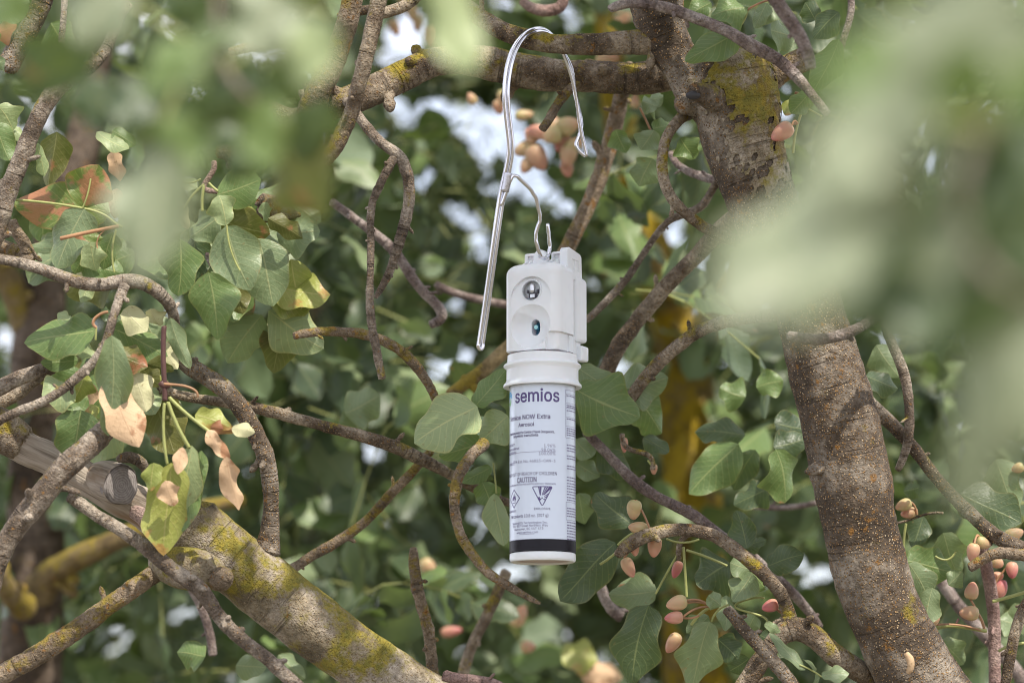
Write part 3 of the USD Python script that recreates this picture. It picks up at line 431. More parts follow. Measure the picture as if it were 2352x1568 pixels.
branch(tree, 'branch', [(1690, 1620, 46, 0.0), (1726, 1550, 44, 0), (1768, 1490, 44, 0), (1810, 1452, 56, 0), (1850, 1452, 58, 0), (1895, 1484, 54, 0), (1945, 1522, 56, 0.01), (2010, 1565, 60, 0.03), (2080, 1620, 70, 0.05)], 'bark_branch', rough=0.1, knobs=0.12, label='forked side branch with a lichen crust')
branch(tree, 'twig', [(1666, 1398, 26, -0.05), (1690, 1428, 29, -0.05), (1722, 1466, 31, -0.05), (1790, 1543, 33, -0.05), (1850, 1620, 34, -0.04)], 'bark_limb', rough=0.09, knobs=0.08, cap=(0.2, 0.3))
branch(tree, 'branch', [(1960, 880, 40, 0.06), (2020, 945, 36, 0.08), (2082, 1006, 36, 0.08), (2150, 1090, 36, 0.08), (2220, 1172, 38, 0.06), (2285, 1228, 42, 0.05), (2360, 1268, 48, 0.04), (2420, 1300, 50, 0.04)], 'bark_limb', rough=0.08, knobs=0.1, wide=0.85)
branch(tree, 'twig', [(2024, 600, 18, 0.02), (2030, 655, 20, 0.02), (2036, 740, 22, 0.02), (2068, 830, 23, 0.02), (2086, 920, 23, 0.02), (2084, 1000, 22, 0.03), (2060, 1075, 17, 0.05)], 'bark_twig', rough=0.07, knobs=0.14)
branch(tree, 'twig', [(1812, 770, 18, -0.11), (1835, 776, 24, -0.11), (1875, 782, 26, -0.11), (1940, 770, 25, -0.11), (1998, 742, 23, -0.1), (2040, 720, 22, -0.08), (2120, 700, 22, -0.05)], 'bark_mauve', rough=0.09, knobs=0.16)
branch(tree, 'twig', [(2228, 1302, 20, -0.03), (2250, 1288, 23, -0.03), (2282, 1271, 24, -0.03), (2340, 1270, 26, -0.03), (2420, 1290, 30, -0.02)], 'bark_lichen', rough=0.16, knobs=0.3)
branch(tree, 'branch', [(2255, 1240, 24, 0.08), (2270, 1320, 30, 0.1), (2283, 1420, 31, 0.12), (2284, 1500, 31, 0.12), (2288, 1620, 32, 0.12)], 'bark_pink', rough=0.05, knobs=0.12)
branch(tree, 'branch', [(2400, 1350, 26, 0.0), (2352, 1395, 25, 0.0), (2330, 1460, 24, 0.0), (2318, 1530, 24, 0.0), (2290, 1620, 24, 0.0)], 'bark_branch', rough=0.1, knobs=0.14)
branch(tree, 'branch', [(2150, 1320, 28, 0.35), (2210, 1400, 30, 0.35), (2280, 1480, 30, 0.35), (2380, 1600, 30, 0.35)], 'bark_mauve', rough=0.06)
branch(tree, 'branch', [(1108, 1018, 34, 0.0), (1080, 1052, 34, -0.02), (1056, 1092, 33, -0.03), (1046, 1142, 32, -0.03), (1060, 1225, 31, -0.03), (1088, 1280, 29, -0.03), (1120, 1316, 28, -0.03), (1170, 1348, 25, -0.03), (1212, 1372, 20, -0.03), (1240, 1386, 9, -0.03)], 'bark_lichen', rough=0.12, knobs=0.24, wide=0.82)
branch(tree, 'twig', [(655, 1310, 30, 0.1), (690, 1295, 28, 0.12), (745, 1258, 27, 0.13), (830, 1205, 27, 0.14), (890, 1148, 25, 0.14), (950, 1080, 23, 0.12), (988, 1035, 20, 0.1)], 'bark_lichen', rough=0.09, knobs=0.16, wide=0.88)
branch(tree, 'twig', [(950, 1258, 16, 0.12), (953, 1300, 24, 0.12), (965, 1370, 26, 0.12), (982, 1450, 28, 0.12), (998, 1540, 30, 0.12), (1010, 1640, 30, 0.12)], 'bark_lichen', rough=0.14, knobs=0.2)
branch(tree, 'twig', [(1160, 1310, 24, 0.35), (1140, 1360, 26, 0.35), (1110, 1425, 26, 0.35), (1080, 1500, 26, 0.35), (1060, 1600, 28, 0.35)], 'bark_branch', rough=0.1)
branch(tree, 'twig', [(1018, 1550, 26, -0.03), (1040, 1556, 27, -0.03), (1090, 1562, 27, -0.03), (1150, 1582, 27, -0.03)], 'bark_pink', rough=0.08, label='peeled pinkish twig end')
branch(tree, 'branch', [(1030, 905, 24, 0.32), (1070, 878, 30, 0.32), (1115, 845, 32, 0.32), (1165, 800, 32, 0.32), (1230, 750, 32, 0.34)], 'bark_far_yellow', rough=0.1)
branch(tree, 'branch', [(1062, 865, 18, 0.32), (1100, 900, 20, 0.32), (1130, 940, 18, 0.33)], 'bark_far_yellow', rough=0.1)
branch(tree, 'twig', [(1720, 450, 22, 0.1), (1660, 420, 22, 0.14), (1600, 402, 20, 0.2), (1570, 390, 18, 0.22), (1540, 350, 14, 0.24)], 'bark_mauve', rough=0.08)
branch(tree, 'twig', [(430, 1335, 22, 0.25), (470, 1410, 22, 0.25), (490, 1500, 22, 0.25)], 'bark_mauve', rough=0.08)
branch(tree, 'twig', [(1700, 1160, 13, 0.45), (1790, 1165, 14, 0.45), (1890, 1150, 14, 0.45)], 'bark_mauve', rough=0.08)
branch(tree, 'twig', [(1380, 1340, 26, 0.3), (1400, 1390, 26, 0.3), (1430, 1420, 24, 0.3)], 'bark_mauve', rough=0.08)
# the sawn and split dead stub on the lichen-covered limb
dead = [(-40, 985, 76, 0.0), (10, 1000, 80, 0.0), (60, 1028, 78, 0.0), (120, 1056, 74, 0.0), (190, 1094, 76, 0.0), (250, 1125, 84, 0.0), (300, 1150, 92, 0.005), (370, 1185, 110, 0.01), (430, 1205, 120, 0.015)]
branch(tree, 'dead_stub', dead, 'dead_wood', rough=0.16, knobs=0.08, ribs=0.0, fine=0.3, label='dead grey stub with cracked bare wood')
branch(tree, 'dead_bark', [(-40, 975, 96, -0.002), (0, 985, 98, -0.002), (30, 1005, 90, -0.002), (52, 1018, 84, -0.002)], 'bark_branch', rough=0.12)
branch(tree, 'burl', [(370, 1290, 60, -0.03), (410, 1302, 92, -0.055), (455, 1310, 96, -0.06), (490, 1318, 70, -0.05)], 'bark_mossy', rough=0.12, freq=18, label='cracked bark collar round the dead stub')
branch(tree, 'burl', [(500, 1330, 40, -0.055), (512, 1330, 56, -0.075), (522, 1334, 40, -0.08)], 'bark_lichen', rough=0.18, label='orange lichen knot')
# sawn end: a slanting disc with growth rings
cc, nrm = P(278, 1113, -0.035), unit(RT * 0.62 - FW * 0.75 - UP * 0.05)
branch(tree, 'sawn_stub', [(225, 1095, 70, 0.0), (252, 1104, 92, -0.02), (277, 1113, 92, -0.036)], 'dead_wood', rough=0.03, cap=(0.3, None))
s1 = unit(np.cross(nrm, UP)); s2 = np.cross(nrm, s1); ang = np.linspace(0, 2 * math.pi, 49)[:-1]
rad = px_size(47) * (1 + 0.05 * np.sin(3 * ang + 1) + 0.03 * np.sin(7 * ang))
rim = cc + nrm * 0.001 + rad[:, None] * (np.cos(ang)[:, None] * s1 * 0.95 + np.sin(ang)[:, None] * s2)
V = [cc + nrm * 0.0012]; UVd = [(0, 0)]
for f in (0.33, 0.66, 0.97, 1.0):
    V += list(cc + nrm * (0.0012 if f < 1 else -0.006) + (rim - cc - nrm * 0.001) * f); UVd += [(f * r_ * math.cos(a_), f * r_ * math.sin(a_)) for r_, a_ in zip(rad, ang)]
F = [(0, 1 + k, 1 + (k + 1) % 48) for k in range(48)]
for lv in range(3):
    o0, o1 = 1 + lv * 48, 1 + (lv + 1) * 48
    for k in range(48):
        k2 = (k + 1) % 48; F += [(o0 + k, o1 + k, o1 + k2), (o0 + k, o1 + k2, o0 + k2)]
obj(tree, 'sawn_face', (np.array(V), np.array(F)), 'cut_wood', smooth=True, uv=np.array(UVd), label='grey sawn face with growth rings')
branch(tree, 'bark_flake', [(272, 1056, 14, -0.04), (295, 1050, 26, -0.045), (322, 1060, 26, -0.045), (332, 1082, 16, -0.04)], 'bark_twig', rough=0.2, label='curled flake of bark')
branch(tree, 'splinter', [(300, 1165, 50, 0.0), (330, 1190, 40, -0.01), (330, 1222, 6, -0.01)], 'bark_pink', rough=0.1)
# small knots and stubs on the speckled limb
branch(tree, 'knot', [(1660, 235, 60, -0.01), (1640, 226, 62, -0.035), (1612, 216, 50, -0.052), (1596, 212, 42, -0.058), (1590, 211, 38, -0.060)], 'bark_limb', rough=0.14, cap=(0.3, 0.1), label='stub knot with a dark hollow')
obj(tree, 'knot_hollow', trimesh.creation.icosphere(2, px_size(17)).apply_scale([1, 0.5, 0.6]).apply_translation(P(1592, 219, -0.064)), 'hole_shade')  # solid dark ball, the shade of the hollow put into its colour
branch(tree, 'knot', [(1890, 1070, 40, -0.02), (1866, 1080, 26, -0.03), (1850, 1083, 8, -0.035)], 'bark_limb', rough=0.2)
crust(tree, limbs[0], [(1690, 150, 100), (1720, 220, 120), (1720, 320, 90), (1660, 180, 60), (1775, 400, 60)], 'bark_mossy', 3, 'olive lichen film over the top of the limb')
crust(tree, limbs[0], [(1756, 190, 48), (1768, 240, 46), (1780, 300, 36), (1790, 350, 26), (1735, 150, 40)], 'bark_far_yellow', 11, 'bright yellow lichen crust on the limb edge')
branch(tree, 'knot', [(2082, 1500, 14, -0.088), (2092, 1520, 18, -0.09), (2086, 1545, 10, -0.088)], 'leaf_tan', rough=0.3, label='small tan flake stuck to the limb')

# ---- leaves in focus, each one read from the photograph: base, tip, width
T = tree
for z, b, t, w, m, kw in [
    # upper left spray
    ('TL', (500, 985), (55, 905), 200, 'leaf_half', dict(dd=0.0, tilt=0.2, curl=0.1)), ('TL', (375, 950), (455, 755), 190, 'leaf_half', dict(dd=-0.02, tilt=0.1)), ('TL', (378, 950), (258, 1225), 215, 'leaf_gray', dict(dd=-0.03, tilt=0.45, curl=0.1)),
    ('TL', (470, 1085), (335, 1078), 46, 'leaf_half', dict(dd=-0.05)), ('TL', (405, 1105), (445, 1245), 100, 'leaf_pale', dict(dd=-0.06, tilt=0.6)), ('TL', (425, 1270), (370, 1380), 70, 'leaf_pale', dict(dd=-0.06, tilt=0.7)),
    ('TL', (395, 1110), (345, 1250), 90, 'leaf_green', dict(dd=0.0)), ('TL', (515, 1060), (470, 1230), 100, 'leaf_green', dict(dd=0.02)), ('TL', (985, 882), (1190, 822), 165, 'leaf_green', dict(dd=-0.02, tilt=0.25, fold=0.05)),
    ('TL', (992, 890), (1045, 1022), 118, 'leaf_pale', dict(dd=-0.05, tilt=0.75, curl=0.6)), ('TL', (1000, 988), (858, 1075), 140, 'leaf_gray', dict(dd=-0.03, tilt=0.3)), ('TL', (1010, 1000), (1230, 1070), 165, 'leaf_olive', dict(dd=-0.01, tilt=-0.3)),
    ('TL', (1225, 990), (1385, 1105), 95, 'leaf_olive', dict(dd=-0.04, tilt=-0.4, fold=0.5)), ('TL', (1028, 1030), (1145, 1322), 205, 'leaf_gray', dict(dd=-0.06, tilt=0.55, curl=0.2, fold=0.1)), ('TL', (1165, 1090), (1262, 1392), 200, 'leaf_gray', dict(dd=-0.02, tilt=0.5, curl=0.1)),
    ('TL', (1260, 1060), (1460, 1060), 170, 'leaf_gray', dict(dd=0.03, tilt=0.2)), ('TL', (1330, 1180), (1395, 1452), 165, 'leaf_yellow', dict(dd=0.05, tilt=0.2)), ('TL', (945, 1240), (985, 1550), 190, 'leaf_green', dict(dd=-0.07, tilt=0.4, curl=0.15, fold=0.15)),
    ('TL', (825, 1090), (805, 1352), 160, 'leaf_green', dict(dd=-0.05, tilt=0.35)), ('TL', (880, 1070), (900, 1300), 130, 'leaf_dark', dict(dd=-0.01, tilt=-0.1)), ('TL', (1050, 1230), (1100, 1430), 110, 'leaf_olive', dict(dd=0.03, tilt=-0.2)),
    ('TL', (-20, 560), (52, 735), 120, 'leaf_green', dict(dd=-0.02, tilt=0.5)), ('TL', (-10, 480), (65, 600), 130, 'leaf_pale', dict(dd=-0.02, tilt=0.3)), ('TL', (50, 580), (140, 640), 60, 'leaf_pale', dict(dd=0.0, tilt=0.7)), ('TL', (165, 650), (200, 805), 60, 'leaf_pale', dict(dd=0.0)),
    ('TL', (-50, 30), (145, 20), 150, 'leaf_gray', dict(dd=0.0, tilt=0.2)), ('TL', (-30, 150), (80, 120), 95, 'leaf_half', dict(dd=0.05)), ('TL', (-30, 300), (25, 270), 70, 'leaf_gray', dict(dd=0.0)), ('TL', (225, 110), (330, 250), 140, 'leaf_green', dict(dd=0.12)), ('TL', (250, 600), (220, 860), 130, 'leaf_olive', dict(dd=0.08, tilt=0.0)),
    ('TL', (440, 600), (590, 695), 75, 'leaf_pale', dict(dd=0.03, tilt=0.6)), ('TL', (510, 600), (620, 650), 70, 'leaf_green', dict(dd=0.03)), ('TL', (520, 690), (540, 830), 70, 'leaf_tan', dict(dd=0.06, tilt=0.1)), ('TL', (540, 860), (520, 1000), 80, 'leaf_tan', dict(dd=0.07, tilt=-0.1)), ('TL', (790, 890), (850, 1050), 70, 'leaf_cream', dict(dd=0.0)),
    ('TL', (830, 815), (900, 860), 60, 'leaf_pale', dict(dd=0.0)), ('TL', (1190, 930), (1240, 1010), 60, 'leaf_gray', dict(dd=0.02)), ('TL', (960, 1340), (1010, 1290), 70, 'leaf_olive', dict(dd=0.0)),
    # the lower left cluster
    ('L3', (1180, 190), (255, 365), 520, 'leaf_green', dict(dd=-0.07, tilt=0.5, curl=0.2, fold=0.15)), ('L3', (720, 0), (860, 110), 120, 'leaf_pale', dict(dd=-0.06)), ('L3', (1340, 220), (2080, 500), 400, 'leaf_green', dict(dd=-0.06, tilt=0.35, curl=0.15)), ('L3', (1400, 60), (1600, 200), 320, 'leaf_dark', dict(dd=-0.02, tilt=0.1)),
    ('L3', (960, 600), (495, 600), 210, 'leaf_green', dict(dd=-0.03, tilt=0.2)), ('L3', (900, 880), (530, 1090), 400, 'leaf_pale', dict(dd=-0.05, tilt=0.5)), ('L3', (1030, 740), (900, 1120), 300, 'leaf_yellow', dict(dd=-0.03, tilt=0.2)), ('L3', (960, 1190), (880, 1900), 560, 'leaf_green', dict(dd=-0.06, tilt=0.45, curl=0.3)),
    ('L3', (1350, 280), (1320, 1530), 400, 'leaf_gray', dict(dd=-0.14, tilt=0.5, curl=0.1, wave=0.25)), ('L3', (1345, 470), (1800, 640), 330, 'leaf_olive', dict(dd=-0.08, tilt=0.1, wave=0.2)), ('L3', (1400, 640), (1620, 760), 240, 'leaf_brown', dict(dd=-0.07, tilt=-0.4)), ('L3', (1330, 770), (1720, 1640), 430, 'leaf_tan', dict(dd=-0.125, tilt=0.55, curl=0.15, fold=0.12, wave=0.16)),
    ('L3', (1610, 740), (1800, 1220), 330, 'leaf_cream', dict(dd=-0.08, tilt=0.5, wave=0.15)), ('L3', (1800, 620), (2110, 760), 200, 'leaf_olive', dict(dd=-0.06, tilt=-0.4)), ('L3', (1720, 700), (1980, 900), 200, 'leaf_olive', dict(dd=-0.07, tilt=-0.3)), ('L3', (1940, 320), (2150, 720), 210, 'leaf_cream', dict(dd=-0.04, tilt=0.4)),
    ('L3', (1500, -20), (1820, 240), 300, 'leaf_cream', dict(dd=-0.07, tilt=0.6, wave=0.2)), ('L3', (1850, -40), (1950, 190), 230, 'leaf_cream', dict(dd=-0.06, tilt=0.3)), ('L3', (2100, 60), (2320, 700), 200, 'leaf_gray', dict(dd=-0.07, tilt=0.0)), ('L3', (1220, 1180), (960, 1290), 160, 'leaf_yellow', dict(dd=-0.05)), ('L3', (1150, 880), (1100, 1150), 150, 'leaf_tan', dict(dd=-0.02)),
    ('L3', (1230, 0), (1400, 60), 150, 'leaf_dark', dict(dd=-0.02)), ('L3', (1100, 560), (1060, 820), 150, 'leaf_dark', dict(dd=-0.01)),
    ('BL', (765, 560), (772, 992), 185, 'leaf_yellow', dict(dd=-0.13, tilt=0.4, curl=0.2, wave=0.14)), ('BL', (862, 478), (800, 885), 150, 'leaf_pale', dict(dd=-0.12, tilt=0.3, fold=0.5)), ('BL', (905, 500), (850, 880), 110, 'leaf_green', dict(dd=-0.10, tilt=0.1, fold=0.4)), ('BL', (700, 560), (690, 690), 90, 'leaf_yellow', dict(dd=-0.14, tilt=0.3)),
    ('BL', (760, 640), (800, 765), 90, 'leaf_tan', dict(dd=-0.145, tilt=0.5, curl=0.4)), ('BL', (840, 490), (805, 610), 60, 'leaf_tan', dict(dd=-0.135, tilt=0.5)), ('BL', (890, 345), (1060, 400), 95, 'leaf_yellow', dict(dd=-0.11, tilt=0.3, wave=0.2)), ('BL', (960, 400), (1090, 420), 60, 'leaf_half', dict(dd=-0.11, tilt=-0.2)), ('BL', (1060, 400), (1165, 425), 60, 'leaf_cream', dict(dd=-0.11)),
    ('BL', (950, 410), (1050, 545), 60, 'leaf_tan', dict(dd=-0.12, tilt=0.4, wave=0.25)), ('BL', (1045, 530), (1085, 785), 90, 'leaf_tan', dict(dd=-0.12, tilt=0.4, wave=0.3, twist=0.9)),
    ('BL', (940, 1440), (790, 1420), 130, 'leaf_green', dict(dd=0.14)), ('BL', (1080, 1480), (1215, 1500), 110, 'leaf_gray', dict(dd=0.16)), ('BL', (1270, 1440), (1400, 1540), 90, 'leaf_gray', dict(dd=0.2)),
    # round the can
    ('BC', (625, 298), (338, 470), 250, 'leaf_pale', dict(dd=0.0, tilt=0.55, curl=0.1, fold=0.1, wave=0.14)), ('BC', (772, 350), (640, 460), 150, 'leaf_pale', dict(dd=0.02, tilt=0.4)), ('BC', (620, 305), (745, 115), 120, 'leaf_green', dict(dd=0.02, tilt=0.3)), ('BC', (600, 275), (765, 318), 80, 'leaf_dark', dict(dd=0.06)), ('BC', (680, 480), (450, 520), 120, 'leaf_green', dict(dd=0.07, tilt=0.1)),
    ('BC', (690, 575), (555, 645), 75, 'leaf_green', dict(dd=0.08)), ('BC', (690, 580), (640, 640), 60, 'leaf_dark', dict(dd=0.09)), ('BC', (715, 700), (730, 948), 115, 'leaf_pale', dict(dd=0.05, tilt=0.5)), ('BC', (650, 650), (690, 760), 110, 'leaf_green', dict(dd=0.07)), ('BC', (1075, 215), (1375, 355), 230, 'leaf_green', dict(dd=0.08, tilt=0.3, fold=0.08)), ('BC', (1090, 120), (1260, 260), 120, 'leaf_gray', dict(dd=0.11)),
    ('BC', (1260, 225), (1500, 165), 175, 'leaf_gray', dict(dd=0.12, tilt=0.3)), ('BC', (1330, 250), (1500, 420), 165, 'leaf_green', dict(dd=0.13)), ('BC', (1080, 450), (1150, 540), 110, 'leaf_gray', dict(dd=0.12)), ('BC', (1080, 560), (1190, 620), 90, 'leaf_gray', dict(dd=0.13)), ('BC', (1085, 700), (1120, 850), 90, 'leaf_gray', dict(dd=0.15)),
    ('BC', (1270, 935), (995, 1180), 190, 'leaf_dark', dict(dd=0.05, tilt=0.25, curl=0.1)), ('BC', (1330, 850), (1165, 700), 170, 'leaf_dark', dict(dd=0.1)), ('BC', (1415, 1210), (1330, 1580), 190, 'leaf_dark', dict(dd=0.05, tilt=0.3)), ('BC', (1450, 1150), (1230, 1160), 140, 'leaf_gray', dict(dd=0.08)), ('BC', (1180, 500), (1330, 620), 120, 'leaf_dark', dict(dd=0.12)), ('BC', (1390, 440), (1500, 520), 90, 'leaf_dark', dict(dd=0.14)),
    ('BC', (20, 330), (185, 260), 170, 'leaf_gray', dict(dd=0.3)), ('BC', (100, 430), (40, 300), 140, 'leaf_gray', dict(dd=0.32)),
    # lower right
    ('R4', (720, 1170), (590, 1610), 260, 'leaf_gray', dict(dd=-0.01, tilt=0.3, curl=0.1)), ('R4', (700, 1130), (560, 1250), 130, 'leaf_gray', dict(dd=0.0)), ('R4', (780, 1075), (710, 1000), 120, 'leaf_gray', dict(dd=-0.02, fold=0.4)), ('R4', (820, 1000), (800, 1230), 110, 'leaf_gray', dict(dd=0.02)), ('R4', (975, 830), (840, 790), 150, 'leaf_gray', dict(dd=0.02)), ('R4', (975, 850), (870, 1050), 160, 'leaf_gray', dict(dd=0.01)),
    ('R4', (970, 850), (1080, 960), 130, 'leaf_green', dict(dd=0.03)), ('R4', (945, 700), (880, 455), 150, 'leaf_dark', dict(dd=0.06)), ('R4', (1080, 810), (1320, 740), 170, 'leaf_dark', dict(dd=0.05)), ('R4', (930, 690), (1070, 640), 100, 'leaf_dark', dict(dd=0.08)), ('R4', (840, 800), (620, 930), 260, 'leaf_dark', dict(dd=0.09)), ('R4', (360, 990), (90, 940), 200, 'leaf_gray', dict(dd=0.09)),
    ('R4', (760, 1280), (890, 1420), 170, 'leaf_dark', dict(dd=0.04)), ('R4', (1000, 1130), (940, 1270), 140, 'leaf_gray', dict(dd=0.06)), ('R4', (960, 1400), (830, 1500), 150, 'leaf_dark', dict(dd=0.07)), ('R4', (1030, 1260), (1120, 1310), 120, 'leaf_dark', dict(dd=0.04)), ('R4', (1130, 1350), (1200, 1490), 130, 'leaf_dark', dict(dd=0.03)), ('R4', (1060, 1190), (1180, 1230), 60, 'leaf_gray', dict(dd=-0.03)),
    ('R4', (1430, 1525), (1610, 1480), 110, 'leaf_gray', dict(dd=-0.05, tilt=0.8)), ('R4', (1420, 1530), (1350, 1570), 90, 'leaf_gray', dict(dd=-0.05, tilt=0.8)), ('R4', (1320, 1420), (1410, 1460), 90, 'leaf_gray', dict(dd=-0.05, tilt=0.9)), ('R4', (1330, 1480), (1110, 1210), 80, 'leaf_gray', dict(dd=-0.05, tilt=0.9, wave=0.2)),
    ('R4', (890, 20), (590, 360), 270, 'leaf_green', dict(dd=0.2, tilt=0.5)), ('R4', (1130, 60), (1250, 410), 280, 'leaf_green', dict(dd=0.14, tilt=0.6)), ('R4', (1120, 40), (1340, -10), 180, 'leaf_dark', dict(dd=0.16)), ('R4', (1080, 300), (870, 430), 170, 'leaf_dark', dict(dd=0.18)), ('R4', (1000, 60), (860, 330), 160, 'leaf_dark', dict(dd=0.22)),
    ('BR', (300, 430), (55, 410), 120, 'leaf_dark', dict(dd=0.22)), ('BR', (430, 380), (590, 400), 130, 'leaf_dark', dict(dd=0.2)), ('BR', (350, 220), (470, 180), 120, 'leaf_green', dict(dd=0.24)), ('BR', (300, 260), (180, 220), 130, 'leaf_green', dict(dd=0.26)),
    ('R5', (530, 790), (830, 840), 230, 'leaf_green', dict(dd=0.08, tilt=0.2)), ('R5', (540, 800), (700, 1060), 170, 'leaf_gray', dict(dd=0.06)), ('R5', (700, 950), (660, 1210), 150, 'leaf_gray', dict(dd=0.05)), ('R5', (760, 600), (880, 900), 190, 'leaf_gray', dict(dd=0.12)), ('R5', (890, 330), (1260, 560), 270, 'leaf_dark', dict(dd=0.08)), ('R5', (650, 490), (560, 690), 140, 'leaf_dark', dict(dd=0.12)),
    ('R5', (1090, 130), (1260, 480), 220, 'leaf_gray', dict(dd=0.16)), ('R5', (800, 930), (900, 850), 110, 'leaf_gray', dict(dd=0.07)), ('R5', (1130, 1150), (1280, 1200), 160, 'leaf_gray', dict(dd=0.2)), ('R5', (620, 300), (500, 330), 110, 'leaf_dark', dict(dd=0.14)), ('R5', (760, 1290), (900, 1460), 160, 'leaf_gray', dict(dd=0.14)), ('R5', (1230, 1050), (1290, 1250), 100, 'leaf_gray', dict(dd=0.14)),
    ('BR', (850, 170), (1010, 210), 110, 'leaf_dark', dict(dd=0.1)), ('BR', (900, 20), (1010, 170), 130, 'leaf_gray', dict(dd=0.14)),
    # upper right
    ('R6', (960, 280), (450, 600), 300, 'leaf_green', dict(dd=-0.06, tilt=0.15, curl=0.15)), ('R6', (1050, 60), (700, 130), 300, 'leaf_green', dict(dd=-0.07, tilt=0.5)), ('R6', (700, 30), (480, 160), 190, 'leaf_green', dict(dd=-0.05, tilt=0.4)), ('R6', (1250, 30), (1100, 260), 170, 'leaf_gray', dict(dd=-0.04)), ('R6', (1310, 60), (1150, 210), 200, 'leaf_gray', dict(dd=-0.03)),
    ('R6', (1280, 310), (1560, 330), 330, 'leaf_gray', dict(dd=0.04, tilt=0.3)), ('R6', (1720, 200), (1600, 30), 220, 'leaf_dark', dict(dd=0.0, tilt=0.0)), ('R6', (1960, 130), (1680, 340), 230, 'leaf_dark', dict(dd=-0.04)), ('R6', (1930, 380), (1730, 900), 260, 'leaf_green', dict(dd=-0.05, tilt=0.3)), ('R6', (1650, 900), (1490, 1120), 200, 'leaf_green', dict(dd=-0.05)),
    ('R6', (1020, 450), (1090, 640), 190, 'leaf_dark', dict(dd=0.1)), ('R6', (20, 1000), (180, 1030), 190, 'leaf_gray', dict(dd=0.12, tilt=0.5)), ('R6', (130, 1270), (10, 1450), 230, 'leaf_gray', dict(dd=0.12)), ('R6', (130, 1270), (370, 1180), 170, 'leaf_green', dict(dd=0.14)), ('R6', (400, 1350), (540, 1560), 220, 'leaf_green', dict(dd=0.08)), ('R6', (1500, 980), (1420, 1140), 120, 'leaf_yellow', dict(dd=0.06)),
    ('TC', (1420, 720), (1370, 850), 120, 'leaf_gray', dict(dd=0.14)), ('TC', (1260, 590), (1300, 700), 90, 'leaf_green', dict(dd=0.16)), ('TC', (1390, 470), (1470, 440), 120, 'leaf_gray', dict(dd=0.14, tilt=0.6)),
]:
    ql(T, z, b, t, w, m, **kw)
r0 = np.random.default_rng(77)                                  # further leaves that fill the two sunlit sprays at the left, behind the ones above
for cx_, cy_, sx_, sy_, n_l in ((560, 560, 120, 110, 20), (190, 560, 100, 90, 9), (250, 850, 130, 90, 16), (620, 700, 60, 60, 5)):
    for _ in range(n_l):
        b0 = np.array([r0.normal(cx_, sx_ * 0.6), r0.normal(cy_, sy_ * 0.6)]); an = r0.uniform(-0.5, 1.2) * math.pi; ll = r0.uniform(95, 150)
        leaf(T, b0, b0 + ll * np.array([math.cos(an), abs(math.sin(an)) * 0.9 + 0.1]), ll * r0.uniform(0.62, 0.82), str(r0.choice(['leaf_green', 'leaf_gray', 'leaf_gray', 'leaf_olive', 'leaf_green', 'leaf_pale', 'leaf_yellow'])), dd=r0.uniform(0.04, 0.16), tilt=r0.uniform(0.0, 0.7))
